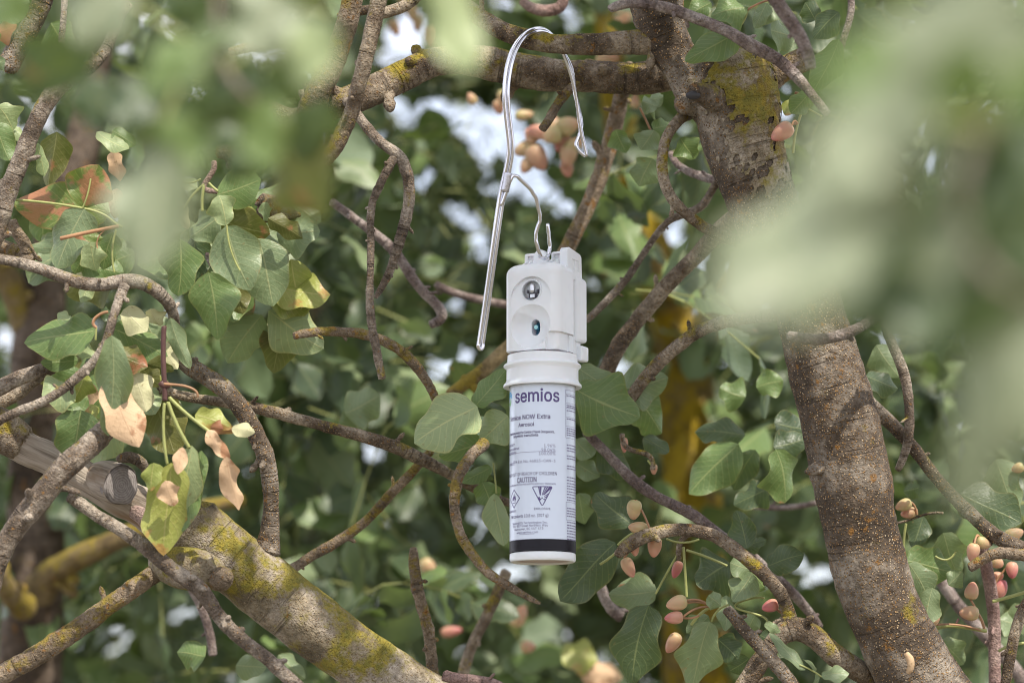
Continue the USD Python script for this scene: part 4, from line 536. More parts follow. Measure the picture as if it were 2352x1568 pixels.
# leaf stalks
for z, pts, w, m, dd in [
    ('L1', [(200, 590), (600, 625), (1010, 690), (1290, 780), (1420, 880), (1500, 920)], 6, 'stalk_green', -0.025), ('L1', [(1010, 690), (1060, 560), (1110, 330)], 4, 'stalk_green', -0.03), ('L1', [(740, 1060), (1100, 980), (1450, 910)], 9, 'stalk_red', -0.06), ('L1', [(1420, 960), (1375, 1200), (1400, 1470)], 5, 'stalk_green', -0.05), ('L1', [(1280, 960), (1190, 1090), (1195, 1180)], 3, 'stalk_red', -0.06),
    ('L2', [(560, 120), (510, 300), (440, 420), (600, 480)], 13, 'bark_pink', -0.02), ('L2', [(440, 400), (280, 560), (200, 700)], 6, 'stalk_green', -0.03), ('L2', [(440, 420), (420, 560), (420, 720)], 7, 'stalk_green', -0.04), ('L2', [(500, 380), (560, 440), (610, 480)], 6, 'stalk_green', -0.04), ('L2', [(400, 330), (250, 380), (130, 340)], 4, 'stalk_green', -0.02), ('L2', [(480, 1240), (540, 1400), (600, 1500), (560, 1600)], 9, 'bark_mauve', -0.02), ('L2', [(720, 900), (770, 1200), (880, 1450)], 4, 'stalk_green', -0.065),
    ('L3', [(1320, 0), (1180, 60), (1140, 130), (1180, 190)], 7, 'stalk_red', -0.09), ('L3', [(1180, 190), (1170, 340)], 5, 'stalk_green', -0.09), ('L3', [(2010, 180), (2000, 500), (2010, 800), (2020, 1080)], 12, 'stalk_dark', -0.09), ('L3', [(2010, 880), (2150, 890), (2280, 910), (2400, 970), (2420, 1040)], 6, 'stalk_red', -0.1), ('L3', [(1970, 860), (2010, 900), (2070, 880)], 16, 'stalk_dark', -0.09),
    ('BL', [(752, 290), (748, 420), (765, 565)], 7, 'stalk_green', -0.125), ('BL', [(768, 285), (815, 400), (865, 490)], 9, 'stalk_green', -0.12), ('BL', [(775, 262), (840, 325), (920, 390), (975, 430)], 8, 'stalk_green', -0.115),
    ('BC', [(640, 300), (700, 250), (770, 170)], 4, 'stalk_green', 0.03), ('BC', [(1270, 935), (1310, 900), (1340, 880)], 5, 'stalk_green', 0.05), ('BC', [(700, 560), (710, 640), (715, 700)], 4, 'stalk_green', 0.06), ('BC', [(1290, 430), (1330, 500), (1400, 520), (1430, 590)], 12, 'bark_branch', 0.08),
    ('R4', [(720, 1170), (760, 1100), (830, 1060)], 5, 'stalk_green', 0.0), ('R4', [(430, 635), (520, 660), (640, 640)], 5, 'stalk_green', 0.02), ('R4', [(310, 130), (340, 170)], 5, 'stalk_green', 0.08), ('R4', [(540, 690), (550, 850), (560, 1010)], 6, 'stalk_green', 0.03), ('R4', [(510, 720), (430, 860), (360, 990)], 5, 'stalk_green', 0.05), ('R4', [(560, 710), (680, 750), (820, 810)], 6, 'stalk_green', 0.04),
    ('R4', [(640, 600), (540, 630), (510, 770)], 13, 'bark_branch', 0.05), ('R4', [(590, 1190), (660, 1110), (720, 1075)], 7, 'stalk_green', -0.01), ('R4', [(560, 1050), (650, 1045), (715, 1070)], 6, 'stalk_red', -0.02), ('R4', [(530, 1145), (600, 1145), (640, 1130)], 5, 'stalk_red', -0.02), ('R4', [(1060, 1020), (980, 1020), (870, 1070), (1000, 1120), (1080, 1170)], 5, 'stalk_green', 0.02), ('R4', [(1140, 1090), (1200, 1140), (1230, 1180)], 6, 'stalk_red', 0.01),
    ('R4', [(260, 590), (200, 640), (110, 720), (0, 800)], 6, 'stalk_green', 0.02), ('R4', [(1290, 1450), (1360, 1480), (1430, 1525)], 4, 'stalk_green', -0.05),
    ('R5', [(530, 540), (515, 660), (515, 790)], 6, 'stalk_green', 0.08), ('R5', [(470, 535), (560, 510), (650, 480), (770, 470)], 6, 'bark_branch', 0.1), ('R5', [(680, 1240), (780, 1200), (900, 1205), (1050, 1230)], 9, 'stalk_green', 0.08), ('R5', [(1090, 1040), (1200, 1010), (1300, 980)], 8, 'stalk_green', 0.06), ('R5', [(970, 640), (960, 700)], 5, 'stalk_red', 0.06), ('R5', [(1130, 1360), (1220, 1320), (1300, 1310)], 7, 'stalk_green', 0.08), ('R5', [(720, 750), (800, 770), (850, 720)], 5, 'stalk_green', 0.07), ('R5', [(855, 1180), (870, 1150)], 5, 'stalk_dark', 0.08),
    ('R6', [(1050, 100), (1180, 30), (1280, 0)], 5, 'stalk_red', -0.07), ('R6', [(960, 280), (1030, 180), (1060, 70)], 5, 'stalk_green', -0.065), ('R6', [(1660, 950), (1590, 1090), (1540, 1240), (1500, 1500)], 6, 'stalk_green', -0.02), ('R6', [(1520, 910), (1600, 930), (1660, 960)], 6, 'stalk_red', -0.03), ('R6', [(1490, 1220), (1545, 1215)], 5, 'stalk_red', -0.02), ('R6', [(1600, 1040), (1780, 1140)], 4, 'stalk_green', -0.03), ('R6', [(1480, 980), (1600, 1030)], 3, 'stalk_green', -0.04),
    ('R6', [(0, 1060), (100, 1270), (170, 1440)], 5, 'stalk_red', 0.14), ('TR', (  (800, 260), (830, 330), (855, 420)), 8, 'stalk_red', 0.05), ('TR', ((780, 0), (770, 100), (740, 200), (730, 300)), 16, 'bark_mauve', 0.12),
]:
    stem(T, 'stalk', [q(z, *p) for p in pts], w, m, dd)
# nuts, in bunches
def bunch(z, rows, dd, joint):
    bx = group_xf(T, 'nut_cluster')
    for x, y, w, h, a in rows:
        X, Y = q(z, x, y); d = dd + rng.uniform(-0.012, 0.012)
        _, c = nut(bx, X, Y, w * Q[z][2], h * Q[z][2], a, d, rng.uniform(-0.3, 0.3))
        if joint:
            jx, jy = q(z, *joint); jp = P(jx, jy, dd)
            mid = (c + jp) / 2 + UP * px_size(8)
            V, F, UVm = branch_mesh([[*c, px_size(5) / 2], [*mid, px_size(5) / 2], [*jp, px_size(6) / 2]], 3, sides=7, rough=0.1, fine=2.5)
            obj(bx, 'stalk', (V, F), 'stalk_red', smooth=True, uv=UVm)
bunch('R4', [(220, 450, 98, 132, -95), (245, 567, 88, 130, 170), (352, 690, 92, 138, -95), (222, 700, 66, 100, -80), (186, 822, 84, 138, -65)], 0.0, (330, 600))
bunch('R4', [(494, 1052, 100, 140, 195), (476, 1145, 84, 122, 185)], -0.02, (715, 1075))
bunch('R4', [(1098, 1070, 84, 112, 200)], 0.01, (1200, 1140))
bunch('R4', [(495, 835, 66, 120, -110), (470, 1310, 90, 150, -120)], 0.05, None)
bunch('R5', [(512, 420, 80, 112, 200), (545, 470, 74, 110, 190)], 0.12, (600, 480))
bunch('R5', [(962, 725, 86, 122, -100), (1030, 665, 80, 110, -20)], 0.05, (1000, 620))
bunch('R5', [(955, 970, 92, 116, 80), (935, 1115, 98, 130, 175), (715, 1150, 70, 104, 60)], 0.08, (1040, 1235))
bunch('R5', [(1138, 955, 100, 122, 60), (1215, 840, 80, 110, -90), (1120, 880, 70, 84, 20), (1120, 790, 80, 90, -30)], 0.14, (1060, 1010))
bunch('R5', [(1250, 180, 70, 84, 200), (1225, 610, 90, 140, 20), (1060, 540, 60, 90, 200)], 0.16, None)
bunch('R6', [(1390, 1298, 170, 245, 215)], -0.07, (1545, 1215))
bunch('TC', [(905, 600, 70, 96, 160), (965, 620, 80, 90, 200), (1040, 575, 90, 110, 20), (1010, 650, 80, 95, 250), (840, 680, 75, 100, 200), (900, 720, 95, 130, -60), (850, 755, 60, 80, -120), (1040, 710, 80, 100, -100), (1070, 660, 70, 95, 30), (1035, 770, 60, 80, -80), (870, 620, 60, 80, 120), (980, 575, 70, 90, 90)], 0.62, None)
bunch('TC', [(740, 450, 50, 80, -90), (725, 490, 55, 70, -80), (600, 450, 45, 60, 120), (840, 525, 50, 90, 10), (1220, 270, 60, 110, 10), (1345, 460, 45, 70, 90)], 0.7, None)
bunch('TC', [(330, 60, 55, 90, -80), (355, 110, 50, 80, -100), (420, 165, 60, 90, -90), (250, 130, 50, 80, -70), (300, 20, 55, 80, -60), (1280, 95, 80, 130, -110)], 1.2, None)
bunch('BC', [(660, 220, 45, 70, 60), (1435, 590, 34, 50, -90), (1300, 480, 34, 70, -90)], 0.1, None)
ql(T, 'BC', (1010, 1430), (1180, 1460), 150, 'leaf_yellow', dd=0.8, tilt=0.6); ql(T, 'BC', (1100, 1520), (1290, 1540), 120, 'leaf_tan', dd=0.8, tilt=0.2)
bunch('BC', [(510, 1330, 50, 100, 10), (860, 1400, 60, 70, 0), (820, 1260, 70, 110, 60), (410, 1050, 70, 120, -60)], 0.8, None)

# ================================================================ foliage behind, clumps of leaflets with the sky showing through
GAPS = [(1085, 280, 62, 55), (1110, 340, 40, 40), (945, 265, 36, 42), (908, 235, 34, 26), (1190, 350, 26, 80), (1180, 260, 24, 36), (1000, 240, 28, 24), (930, 90, 66, 62), (900, 150, 50, 40), (960, 50, 40, 40), (638, 108, 42, 26), (560, 115, 22, 20), (440, 222, 24, 20), (740, 310, 22, 26), (1292, 483, 24, 24), (1045, 485, 20, 32), (1095, 520, 17, 17), (1105, 577, 22, 28), (982, 402, 14, 14), (957, 437, 16, 16), (1240, 430, 24, 24), (1185, 420, 18, 30), (730, 705, 22, 26), (1040, 700, 24, 30), (1012, 850, 26, 20), (1062, 822, 24, 24), (852, 1040, 18, 24), (1430, 835, 40, 20), (1785, 245, 20, 20), (1852, 1330, 18, 20), (1893, 1328, 26, 18), (1195, 1312, 36, 18), (15, 780, 24, 24), (410, 1412, 14, 10), (1355, 335, 24, 24), (865, 320, 20, 20), (1310, 40, 20, 20), (385, 960, 14, 16), (1725, 1215, 8, 16), (1360, 650, 16, 16), (1160, 10, 26, 20), (1545, 520, 14, 14), (270, 475, 20, 20), (700, 330, 12, 12), (2040, 770, 16, 20), (1195, 780, 18, 18)]
GAPS = [(a, b, c * (0.74 if c > 30 else 0.95), d * (0.74 if d > 30 else 0.95)) for a, b, c, d in GAPS] + [(1310, 720, 14, 14), (690, 650, 10, 14), (1530, 380, 12, 12), (1250, 350, 20, 30), (1120, 440, 14, 20), (700, 160, 16, 14)]
TRUNK_GAPS = [(90, 850, 50, 240, 1.05), (75, 1300, 70, 260, 0.9), (205, 340, 34, 110, 1.05), (1585, 1000, 46, 150, 1.6), (1525, 720, 34, 50, 1.6), (110, 1330, 80, 60, 0.9), (1400, 400, 24, 150, 0.29)]
def gap_hit(p, size):
    x, y, d = sheet(p)
    e = 0.26 * size / (K * (FOCUS + d))
    for gx_, gy_, rx, ry, dm in TRUNK_GAPS:
        if d < dm and ((x - gx_) / (rx + e * 0.6)) ** 2 + ((y - gy_) / (ry + e * 0.6)) ** 2 < 1: return True
    for gx_, gy_, rx, ry in GAPS:
        if ((x - gx_) / (rx + e)) ** 2 + ((y - gy_) / (ry + e)) ** 2 < 1: return True
    return False
VAR = [leaf_grid(1.0, w_, nu=4, nv=7, fold=f_, curl=c_, wave=0.12, seed=90 + i) for i, (w_, f_, c_) in enumerate([(0.68, 0.15, 0.3), (0.60, 0.3, 0.5), (0.75, 0.1, -0.2), (0.66, 0.25, 0.15), (0.55, 0.35, 0.8)])]
def frames(a, n):
    a = unit(a); n = n - a * (n @ a); n = unit(n) if np.linalg.norm(n) > 1e-3 else unit(np.cross(a, [0.3, 0.5, 0.8]))
    return np.stack([a, np.cross(n, a), n], 1)
def shoots(centres, r, leaf_len=(0.055, 0.095), compounds=(3, 6), spread=0.10):
    """Shoots of compound leaves: returns leaflets (base, 3x3 frame, length) and their thin stalks."""
    out, stalks = [], []
    for c in centres:
        for _ in range(r.integers(*compounds)):
            d = unit(r.normal(size=3) * [1, 1, 0.6] + [0, 0, -0.25]); ln = r.uniform(0.05, 0.13); nn = unit(r.normal(size=3) * 0.75 + [0.12, -0.3, 0.75])
            e = c + d * ln + np.array([0, 0, -0.012]); sd = np.cross(nn, d)
            stalks.append((c, (c + e) / 2 + [0, 0, 0.005], e))
            base_len = r.uniform(*leaf_len)
            dr = unit(d + [0, 0, -r.uniform(0.1, 0.9)])
            out.append((e, frames(dr, nn + r.normal(size=3) * 0.35), base_len * 1.1))
            for k in range(r.integers(1, 3)):
                o = c + d * ln * (0.55 + 0.3 * k)
                for s in (-1, 1):
                    if r.random() < 0.85:
                        out.append((o, frames(unit(d * 0.35 + sd * s + [0, 0, -r.uniform(0, 0.7)]), nn + r.normal(size=3) * 0.4), base_len * r.uniform(0.75, 1.0)))
    return out, stalks
def add_leaf(parent, base, R, ln, m, v):
    V, F, uv = v
    return obj(parent, 'leaf', (base + (V * ln) @ R.T, F), m, smooth=True, uv=uv)
def instancer(parent, name, leaflets, mats, r):
    path = numbered(parent, name); pi = UsdGeom.PointInstancer.Define(stage, path)
    data(pi.GetPrim(), kind='stuff')
    targets = []
    for j, (V, F, uv) in enumerate(VAR):
        for m in mats:
            pm = usdkit.mesh(stage, f'{path}/leaf_{m}_{"abcde"[j]}', (V, F), MAT[m], smooth=True, uv=uv); targets.append(pm.GetPath())
    pi.CreatePrototypesRel().SetTargets(targets)
    pos, ori, sc, ind = [], [], [], []
    for b, R, ln in leaflets:
        qn = trimesh.transformations.quaternion_from_matrix(np.vstack([np.hstack([R, np.zeros((3, 1))]), [0, 0, 0, 1]]))
        pos.append(b); ori.append(Gf.Quath(*map(float, qn))); sc.append((ln, ln, ln)); ind.append(int(r.integers(len(targets))))
    pi.CreatePositionsAttr(Vt.Vec3fArray.FromNumpy(np.array(pos, np.float32))); pi.CreateOrientationsAttr(Vt.QuathArray(ori))
    pi.CreateScalesAttr(Vt.Vec3fArray.FromNumpy(np.array(sc, np.float32))); pi.CreateProtoIndicesAttr(Vt.IntArray(ind))
def stalk_mass(parent, name, stalks, rad=0.0011, m='stalk_green'):
    Vs, Fs, n = [], [], 0
    a3 = np.array([0, 2.1, 4.2])
    for tri in stalks:
        p = np.array(tri); t = unit(p[-1] - p[0]); s1 = unit(np.cross(t, [0.3, 0.4, 0.86])); s2 = np.cross(t, s1)
        ring = np.cos(a3)[:, None] * s1 + np.sin(a3)[:, None] * s2
        V = (p[:, None] + ring[None] * rad).reshape(-1, 3); k = len(p)
        F = []
        for i in range(k - 1):
            for j in range(3):
                j2 = (j + 1) % 3; F += [(i * 3 + j, i * 3 + j2, (i + 1) * 3 + j2), (i * 3 + j, (i + 1) * 3 + j2, (i + 1) * 3 + j)]
        Vs.append(V); Fs.append(np.array(F) + n); n += len(V)
    if Vs: obj(parent, name, (np.vstack(Vs), np.vstack(Fs)), m, smooth=True, kind='stuff')
def in_view(p, margin=60):
    x, y, d = sheet(p); return -margin < x < 2352 + margin and -margin < y < 1568 + margin and d > -2.5
def foliage(parent, centres, r, mats, singles=300, keep_gaps=True, own=None, **kw):
    ls, st = shoots(centres, r, **kw)
    ls = [l for l in ls if not (keep_gaps and gap_hit(l[0] + l[1][:, 0] * l[2] * 0.5, l[2]))]
    st = [s for s in st if not (keep_gaps and gap_hit(s[2], 0.02))]
    shown = sorted([l for l in ls if in_view(l[0] + l[1][:, 0] * l[2] * 0.5, -10)], key=lambda l: sheet(l[0])[2])[:singles]
    ids = {id(l) for l in shown}
    for l in shown: add_leaf(parent, *l, (own or mats)[int(r.integers(len(own or mats)))], VAR[int(r.integers(len(VAR)))])
    rest = [l for l in ls if id(l) not in ids]
    if rest: instancer(parent, 'foliage', rest, mats, r)
    stalk_mass(parent, 'stalks', st)
def cloud(n, xr, yr, dr, r, test=None):
    out = []
    while len(out) < n:
        x, y, d = r.uniform(*xr), r.uniform(*yr), r.uniform(*dr)
        if test is None or test(x, y, d): out.append(P(x, y, d))
    return out

# shoots of the same tree just behind the branches (some blur)
r1 = np.random.default_rng(21)
near = cloud(26, (-100, 2450), (-60, 1650), (0.5, 1.0), r1, lambda x, y, d: not (820 < x < 1300 and y < 600))
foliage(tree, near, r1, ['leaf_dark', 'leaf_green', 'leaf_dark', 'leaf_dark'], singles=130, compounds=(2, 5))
# the crown out of view overhead, placed to shade the dispenser and dapple the branches
r2 = np.random.default_rng(33)
crown = []
crown_n = 150
SUNNY = [(330, 520, 800, 620), (980, 260, 150, 200), (720, 420, 1400, 260), (1690, 170, 320, 230), (1900, 140, 930, 120), (1050, 130, 970, 140), (2300, 200, 1300, 200)]  # zones where the unseen leaves are thinned to let the sun through
while len(crown) < crown_n:
    p = np.array([r2.uniform(-1.6, 1.9), r2.uniform(1.4, 4.4), r2.uniform(2.5, 3.7)])
    if p[2] < 1.55 + 0.285 * p[1] + 0.22: continue
    f_ = p + SUN * ((3.0 - (p - EYE) @ FW) / (SUN @ FW)); sx_, sy_, _ = sheet(f_)      # where its shadow falls among the branches
    if any(((sx_ - a) / b) ** 2 + ((sy_ - c) / d) ** 2 < 1 for a, b, c, d in SUNNY) and r2.random() < 0.85: crown_n -= 1; continue
    crown.append(p)
for _ in range(26):                                         # unseen dense clump towards the sun, placed to keep the dispenser in shade
    crown.append(P(1246, 930) + SUN * r2.uniform(0.85, 1.6) + r2.normal(size=3) * [0.07, 0.12, 0.12])
ls, st = shoots(crown, r2)
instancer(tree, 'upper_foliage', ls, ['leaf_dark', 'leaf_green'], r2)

def far_tree(name, label, trunk, m, centres, mats, r, own=None, branches=(), singles=300, branch_mat=None):
    t = thing(name, label, 'tree')
    branch(t, 'trunk', trunk, m, rough=0.09, knobs=0.06, sides=28)
    for b in branches: branch(t, 'branch', b, branch_mat or m, rough=0.1, knobs=0.08, sides=14)
    foliage(t, centres, r, mats, singles=singles, own=own)
    return t
r3 = np.random.default_rng(41)
dk = ['leaf_dark', 'leaf_dark', 'leaf_dark', 'leaf_dark', 'leaf_green', 'leaf_gray']
def upper(n, xr, dr, r, z=(2.75, 4.4)):  # unseen leaves above the view, placed to shade the background foliage
    out = []
    while len(out) < n:
        x, y, d = r.uniform(*xr), 0, r.uniform(*dr); p = P(x, y, d); p[2] = r.uniform(*z)
        if p[2] > 1.55 + 0.285 * p[1]: out.append(p)
    return out
far_tree('pistachio_tree', 'dark brown pistachio tree with yellow lichen standing behind the dead stub at left',
    [(40, 4300, 190, 1.1), (55, 2600, 165, 1.1), (70, 1568, 150, 1.1), (80, 1200, 130, 1.1), (85, 900, 120, 1.1), (95, 700, 110, 1.1), (150, 480, 100, 1.1), (190, 330, 84, 1.1), (215, 200, 64, 1.1), (250, -60, 60, 1.1), (300, -400, 50, 1.1)], 'bark_far',
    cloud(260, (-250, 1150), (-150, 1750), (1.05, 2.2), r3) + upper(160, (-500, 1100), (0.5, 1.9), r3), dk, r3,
    branches=[[(80, 1360, 90, 1.0), (160, 1290, 66, 0.95), (280, 1235, 50, 0.9), (420, 1180, 40, 0.9), (560, 1150, 24, 0.9)], [(60, 1400, 70, 0.95), (30, 1370, 50, 0.9), (-10, 1300, 50, 0.85), (-60, 1200, 40, 0.85)], [(60, 760, 70, 1.1), (20, 640, 60, 1.05), (-30, 560, 50, 1.0)]], branch_mat='bark_far_yellow')
far_tree('pistachio_tree', 'pistachio tree with a bright yellow lichen trunk standing behind the right limb',
    [(1640, 4300, 230, 1.7), (1620, 2600, 200, 1.7), (1600, 1568, 160, 1.7), (1590, 1150, 140, 1.65), (1575, 900, 130, 1.65), (1540, 730, 110, 1.65), (1490, 560, 90, 1.6), (1440, 380, 80, 1.6), (1400, 100, 60, 1.6), (1380, -200, 50, 1.6)], 'bark_gold',
    cloud(330, (1080, 2600), (-150, 1750), (1.15, 2.6), r3) + upper(190, (1100, 2900), (0.5, 2.4), r3), dk, r3,
    branches=[[(1580, 820, 80, 1.6), (1660, 700, 70, 1.5), (1760, 560, 60, 1.4)], [(1585, 1010, 60, 1.6), (1540, 1130, 50, 1.55), (1520, 1240, 40, 1.5)]])
far_tree('pistachio_tree', 'far blurred pistachio tree whose leaves close the view behind the dispenser',
    [(700, 3600, 200, 4.4), (705, 2400, 180, 4.4), (710, 1568, 150, 4.4), (720, 1100, 130, 4.4), (740, 700, 90, 4.4), (760, 300, 60, 4.4)], 'bark_far',
    cloud(1700, (-200, 2550), (-100, 1800), (2.4, 4.6), r3) + cloud(420, (780, 1420), (-80, 700), (1.9, 4.2), r3) + cloud(380, (-100, 2450), (750, 1650), (2.6, 4.8), r3) + cloud(120, (1250, 1700), (950, 1500), (2.4, 4.6), r3) + upper(380, (-400, 2800), (2.0, 4.6), r3, (3.2, 5.2)), dk, r3)

# ================================================================ blurred leafy branches close to the camera
near_l = thing('leafy_branch', 'blurred leafy branch hanging close to the camera at the upper left', 'branch')
for b, t, w, m, kw in [  # dark and pale tones carry part of the shade and sun here
    ((356, 330), (336, 640), 175, 'leaf_sage', dict(tilt=0.75)), ((300, -50), (160, 85), 150, 'leaf_sage', dict(tilt=0.45)), ((450, 70), (330, 215), 100, 'leaf_green', dict(tilt=0.5)), ((230, 90), (10, 240), 80, 'leaf_dark', dict(tilt=-0.3)), ((480, 110), (360, 190), 90, 'leaf_gray', dict(tilt=0.1)), ((540, 62), (425, 120), 64, 'leaf_gray', dict(tilt=0.5)),
    ((620, 190), (420, 300), 130, 'leaf_dark', dict(tilt=-0.5)), ((650, -20), (560, 130), 180, 'leaf_sage', dict(tilt=0.35)), ((745, 40), (690, 200), 120, 'leaf_pale', dict(tilt=0.5)), ((600, 220), (615, 390), 96, 'leaf_green', dict(tilt=0.4)), ((620, 290), (755, 500), 170, 'leaf_olive', dict(tilt=-0.7)), ((430, 260), (395, 430), 120, 'leaf_green', dict(tilt=0.25)),
    ((505, 240), (480, 360), 110, 'leaf_dark', dict(tilt=-0.4)), ((210, 170), (225, 310), 110, 'leaf_dark', dict(tilt=-0.3)), ((700, 150), (620, 230), 100, 'leaf_dark', dict(tilt=-0.4)), ((560, 130), (520, 230), 100, 'leaf_dark', dict(tilt=-0.2)), ((330, 190), (260, 290), 100, 'leaf_dark', dict(tilt=-0.4)), ((60, -30), (-40, 60), 110, 'leaf_green', dict(tilt=0.1)), ((390, -40), (470, 60), 110, 'leaf_dark', dict(tilt=-0.3)), ((760, 230), (690, 380), 120, 'leaf_dark', dict(tilt=-0.5)), ((430, 200), (300, 330), 120, 'leaf_dark', dict(tilt=-0.5)), ((160, 80), (60, 180), 110, 'leaf_dark', dict(tilt=-0.4)), ((600, 330), (520, 420), 90, 'leaf_dark', dict(tilt=0.0)),
]:
    leaf(near_l, b, t, w, m, dd=(-1.28 if 'dark' in m or 'olive' in m else -1.56) + rng.uniform(-0.05, 0.05), **kw)
stem(near_l, 'twig', [(470, -120), (500, 60), (520, 160), (590, 240), (640, 300)], 16, 'bark_twig', -1.42)
stem(near_l, 'twig', [(510, 120), (420, 180), (370, 300), (352, 345)], 12, 'stalk_green', -1.42)
stem(near_l, 'twig', [(500, 80), (380, 60), (300, 10), (240, 90)], 12, 'stalk_green', -1.42)
stem(near_l, 'twig', [(520, 160), (600, 80), (690, 20), (760, 30)], 12, 'stalk_green', -1.42)
near_t = thing('leafy_branch', 'blurred pale leaf on its stalk hanging over the top edge left of the hook', 'branch')
leaf(near_t, (1015, -70), (1088, 172), 110, 'leaf_pale', dd=-1.5, tilt=0.6, fold=0.1)
stem(near_t, 'stalk', [(1015, -70), (980, -150), (930, -210)], 12, 'stalk_green', -1.5)
near_r = thing('leafy_branch', 'large blurred pale leafy branch close to the camera covering the right limb', 'branch')
for b, t, w, m, kw in [  # leaf tones hold some of the sunlight and shadow on this branch
    ((2100, 150), (1830, 520), 300, 'leaf_sage', dict(tilt=0.5)), ((2030, 390), (1620, 720), 300, 'leaf_sage', dict(tilt=0.75)), ((2040, 560), (1650, 745), 170, 'leaf_sage', dict(tilt=0.6)), ((2330, -60), (2000, 200), 250, 'leaf_sage', dict(tilt=0.3)), ((2420, 0), (2290, 260), 130, 'leaf_sage', dict(tilt=0.1)), ((2420, 100), (2290, 270), 130, 'leaf_green', dict(tilt=0.0)), ((2150, 30), (1960, 330), 190, 'leaf_sage', dict(tilt=0.4)),
    ((2300, 300), (2120, 520), 150, 'leaf_dark', dict(tilt=-0.5)), ((2330, 380), (2230, 700), 190, 'leaf_dark', dict(tilt=-0.6)), ((2420, 260), (2300, 560), 190, 'leaf_dark', dict(tilt=-0.7)), ((2150, 660), (2010, 800), 150, 'leaf_dark', dict(tilt=-0.5)), ((2380, 600), (2200, 820), 190, 'leaf_dark', dict(tilt=-0.5)), ((2060, 430), (1990, 640), 150, 'leaf_dark', dict(tilt=-0.5)),
    ((2300, 240), (2170, 470), 130, 'leaf_olive', dict(tilt=-0.3)), ((2200, 510), (2120, 640), 110, 'leaf_sage', dict(tilt=0.9)), ((2460, 330), (2330, 470), 130, 'leaf_dark', dict(tilt=-0.6)), ((2440, 420), (2270, 700), 190, 'leaf_dark', dict(tilt=-0.2)), ((2140, 470), (2010, 610), 130, 'leaf_dark', dict(tilt=-0.2)), ((2080, 560), (1960, 760), 150, 'leaf_dark', dict(tilt=0.1)), ((2240, 620), (2060, 800), 150, 'leaf_dark', dict(tilt=0.0)),
    ((2440, 700), (2180, 1190), 180, 'leaf_sage', dict(tilt=0.6)), ((2440, 800), (2320, 1010), 150, 'leaf_sage', dict(tilt=0.2)), ((2060, 90), (1880, 210), 130, 'leaf_green', dict(tilt=0.2)), ((2260, 100), (2160, 290), 130, 'leaf_green', dict(tilt=0.0)), ((2040, 200), (1900, 480), 180, 'leaf_sage', dict(tilt=0.6)),
]:
    leaf(near_r, b, t, w, m, dd=(-1.84 if 'dark' in m or 'olive' in m else -2.02) + rng.uniform(-0.05, 0.05), **kw)
stem(near_r, 'twig', [(2560, -100), (2380, 120), (2260, 300), (2200, 450), (2250, 600), (2400, 700)], 26, 'bark_twig', -1.93)
stem(near_r, 'twig', [(2260, 300), (2120, 300), (2050, 380), (1960, 560)], 16, 'stalk_green', -1.95)

# ================================================================ the steel hook
hook = thing('wire_hook', 'bent galvanised steel double wire hook slung over the upper branch', 'hook')
def wire(parent, name, pts, dia, m='steel_wire', cap=(0.6, 0.6)):
    rows = [[*P(p[0], p[1], p[2]), dia / 2] for p in pts]
    s, cx, cr = spline(rows); pts3 = cx(np.linspace(0, s[-1], 220))
    rows = np.column_stack([pts3, np.full(220, dia / 2)])
    V, F, UVm = branch_mesh(rows, 1, sides=14, rough=0.004, fine=0.8, cap=cap)
    return obj(parent, name, (V, F), m, smooth=True, uv=UVm)
D = 0.0040
def poly(pts, k=5):                                            # eases the corners of a bent wire
    pts = np.asarray(pts, float)
    out = [pts[0]]
    for a, b, c in zip(pts[:-2], pts[1:-1], pts[2:]):
        out += [b + (a - b) * 0.22, b * 0.72 + (a + c) * 0.14, b + (c - b) * 0.22]
    return np.array(out + [pts[-1]])
main_l = [(1099, 792, -0.045), (1121, 640, -0.043), (1136, 530, -0.042), (1150, 440, -0.040), (1160, 395, -0.040), (1168, 345, -0.040), (1163, 280, -0.040), (1158, 215, -0.040), (1163, 160, -0.038), (1178, 112, -0.033), (1205, 78, -0.02), (1232, 66, -0.005), (1262, 76, 0.018), (1288, 112, 0.03), (1308, 160, 0.033), (1322, 215, 0.034), (1333, 290, 0.034), (1341, 330, 0.034), (1347, 357, 0.034)]
off = lambda pts, dx, dy, dz: [(x + dx, y + dy, z + dz) for x, y, z in pts]
main_r = [(x + (9 if y > 130 or k < 8 else 7) * (1 if k < 10 else 0.6), y + (0 if k < 8 else 6 if k < 14 else 2), z + 0.003) for k, (x, y, z) in enumerate(main_l[:-3])]
main_r = main_r[:-1] + [(1322, 222, 0.037), (1335, 288, 0.037), (1328, 318, 0.036), (1324, 330, 0.035), (1330, 345, 0.034), (1344, 358, 0.034)]
wire(hook, 'wire', main_l, D); wire(hook, 'wire', main_r, D)
wire(hook, 'wire_end', [(1099, 790, -0.045), (1100, 799, -0.045), (1104, 802, -0.044), (1108, 798, -0.043), (1109, 790, -0.042)], D)
wire(hook, 'hanger_wire', poly([(1152, 470, -0.040), (1163, 440, -0.040), (1174, 408, -0.040), (1182, 402, -0.038), (1196, 412, -0.034), (1229, 447, -0.022), (1236, 475, -0.018), (1242, 503, -0.016), (1234, 522, -0.016), (1230, 545, -0.016), (1234, 565, -0.016), (1241, 586, -0.012), (1247, 594, -0.004), (1256, 592, 0.010), (1263, 575, 0.016), (1262, 555, 0.016), (1258, 516, 0.016)]), D * 0.95)
sl = []
for x, y, z in ((1160, 398, -0.039), (1157, 418, -0.0392), (1152, 440, -0.0395)): sl.append([*P(x + 6, y, z), 0.0047])
V, F, UVm = branch_mesh(sl, 2, sides=20, rough=0.01, fine=0.6, cap=(0.1, 0.1))
obj(hook, 'sleeve', (V, F), 'steel_sleeve', smooth=True, uv=UVm, label='crimped sleeve joining the wires')

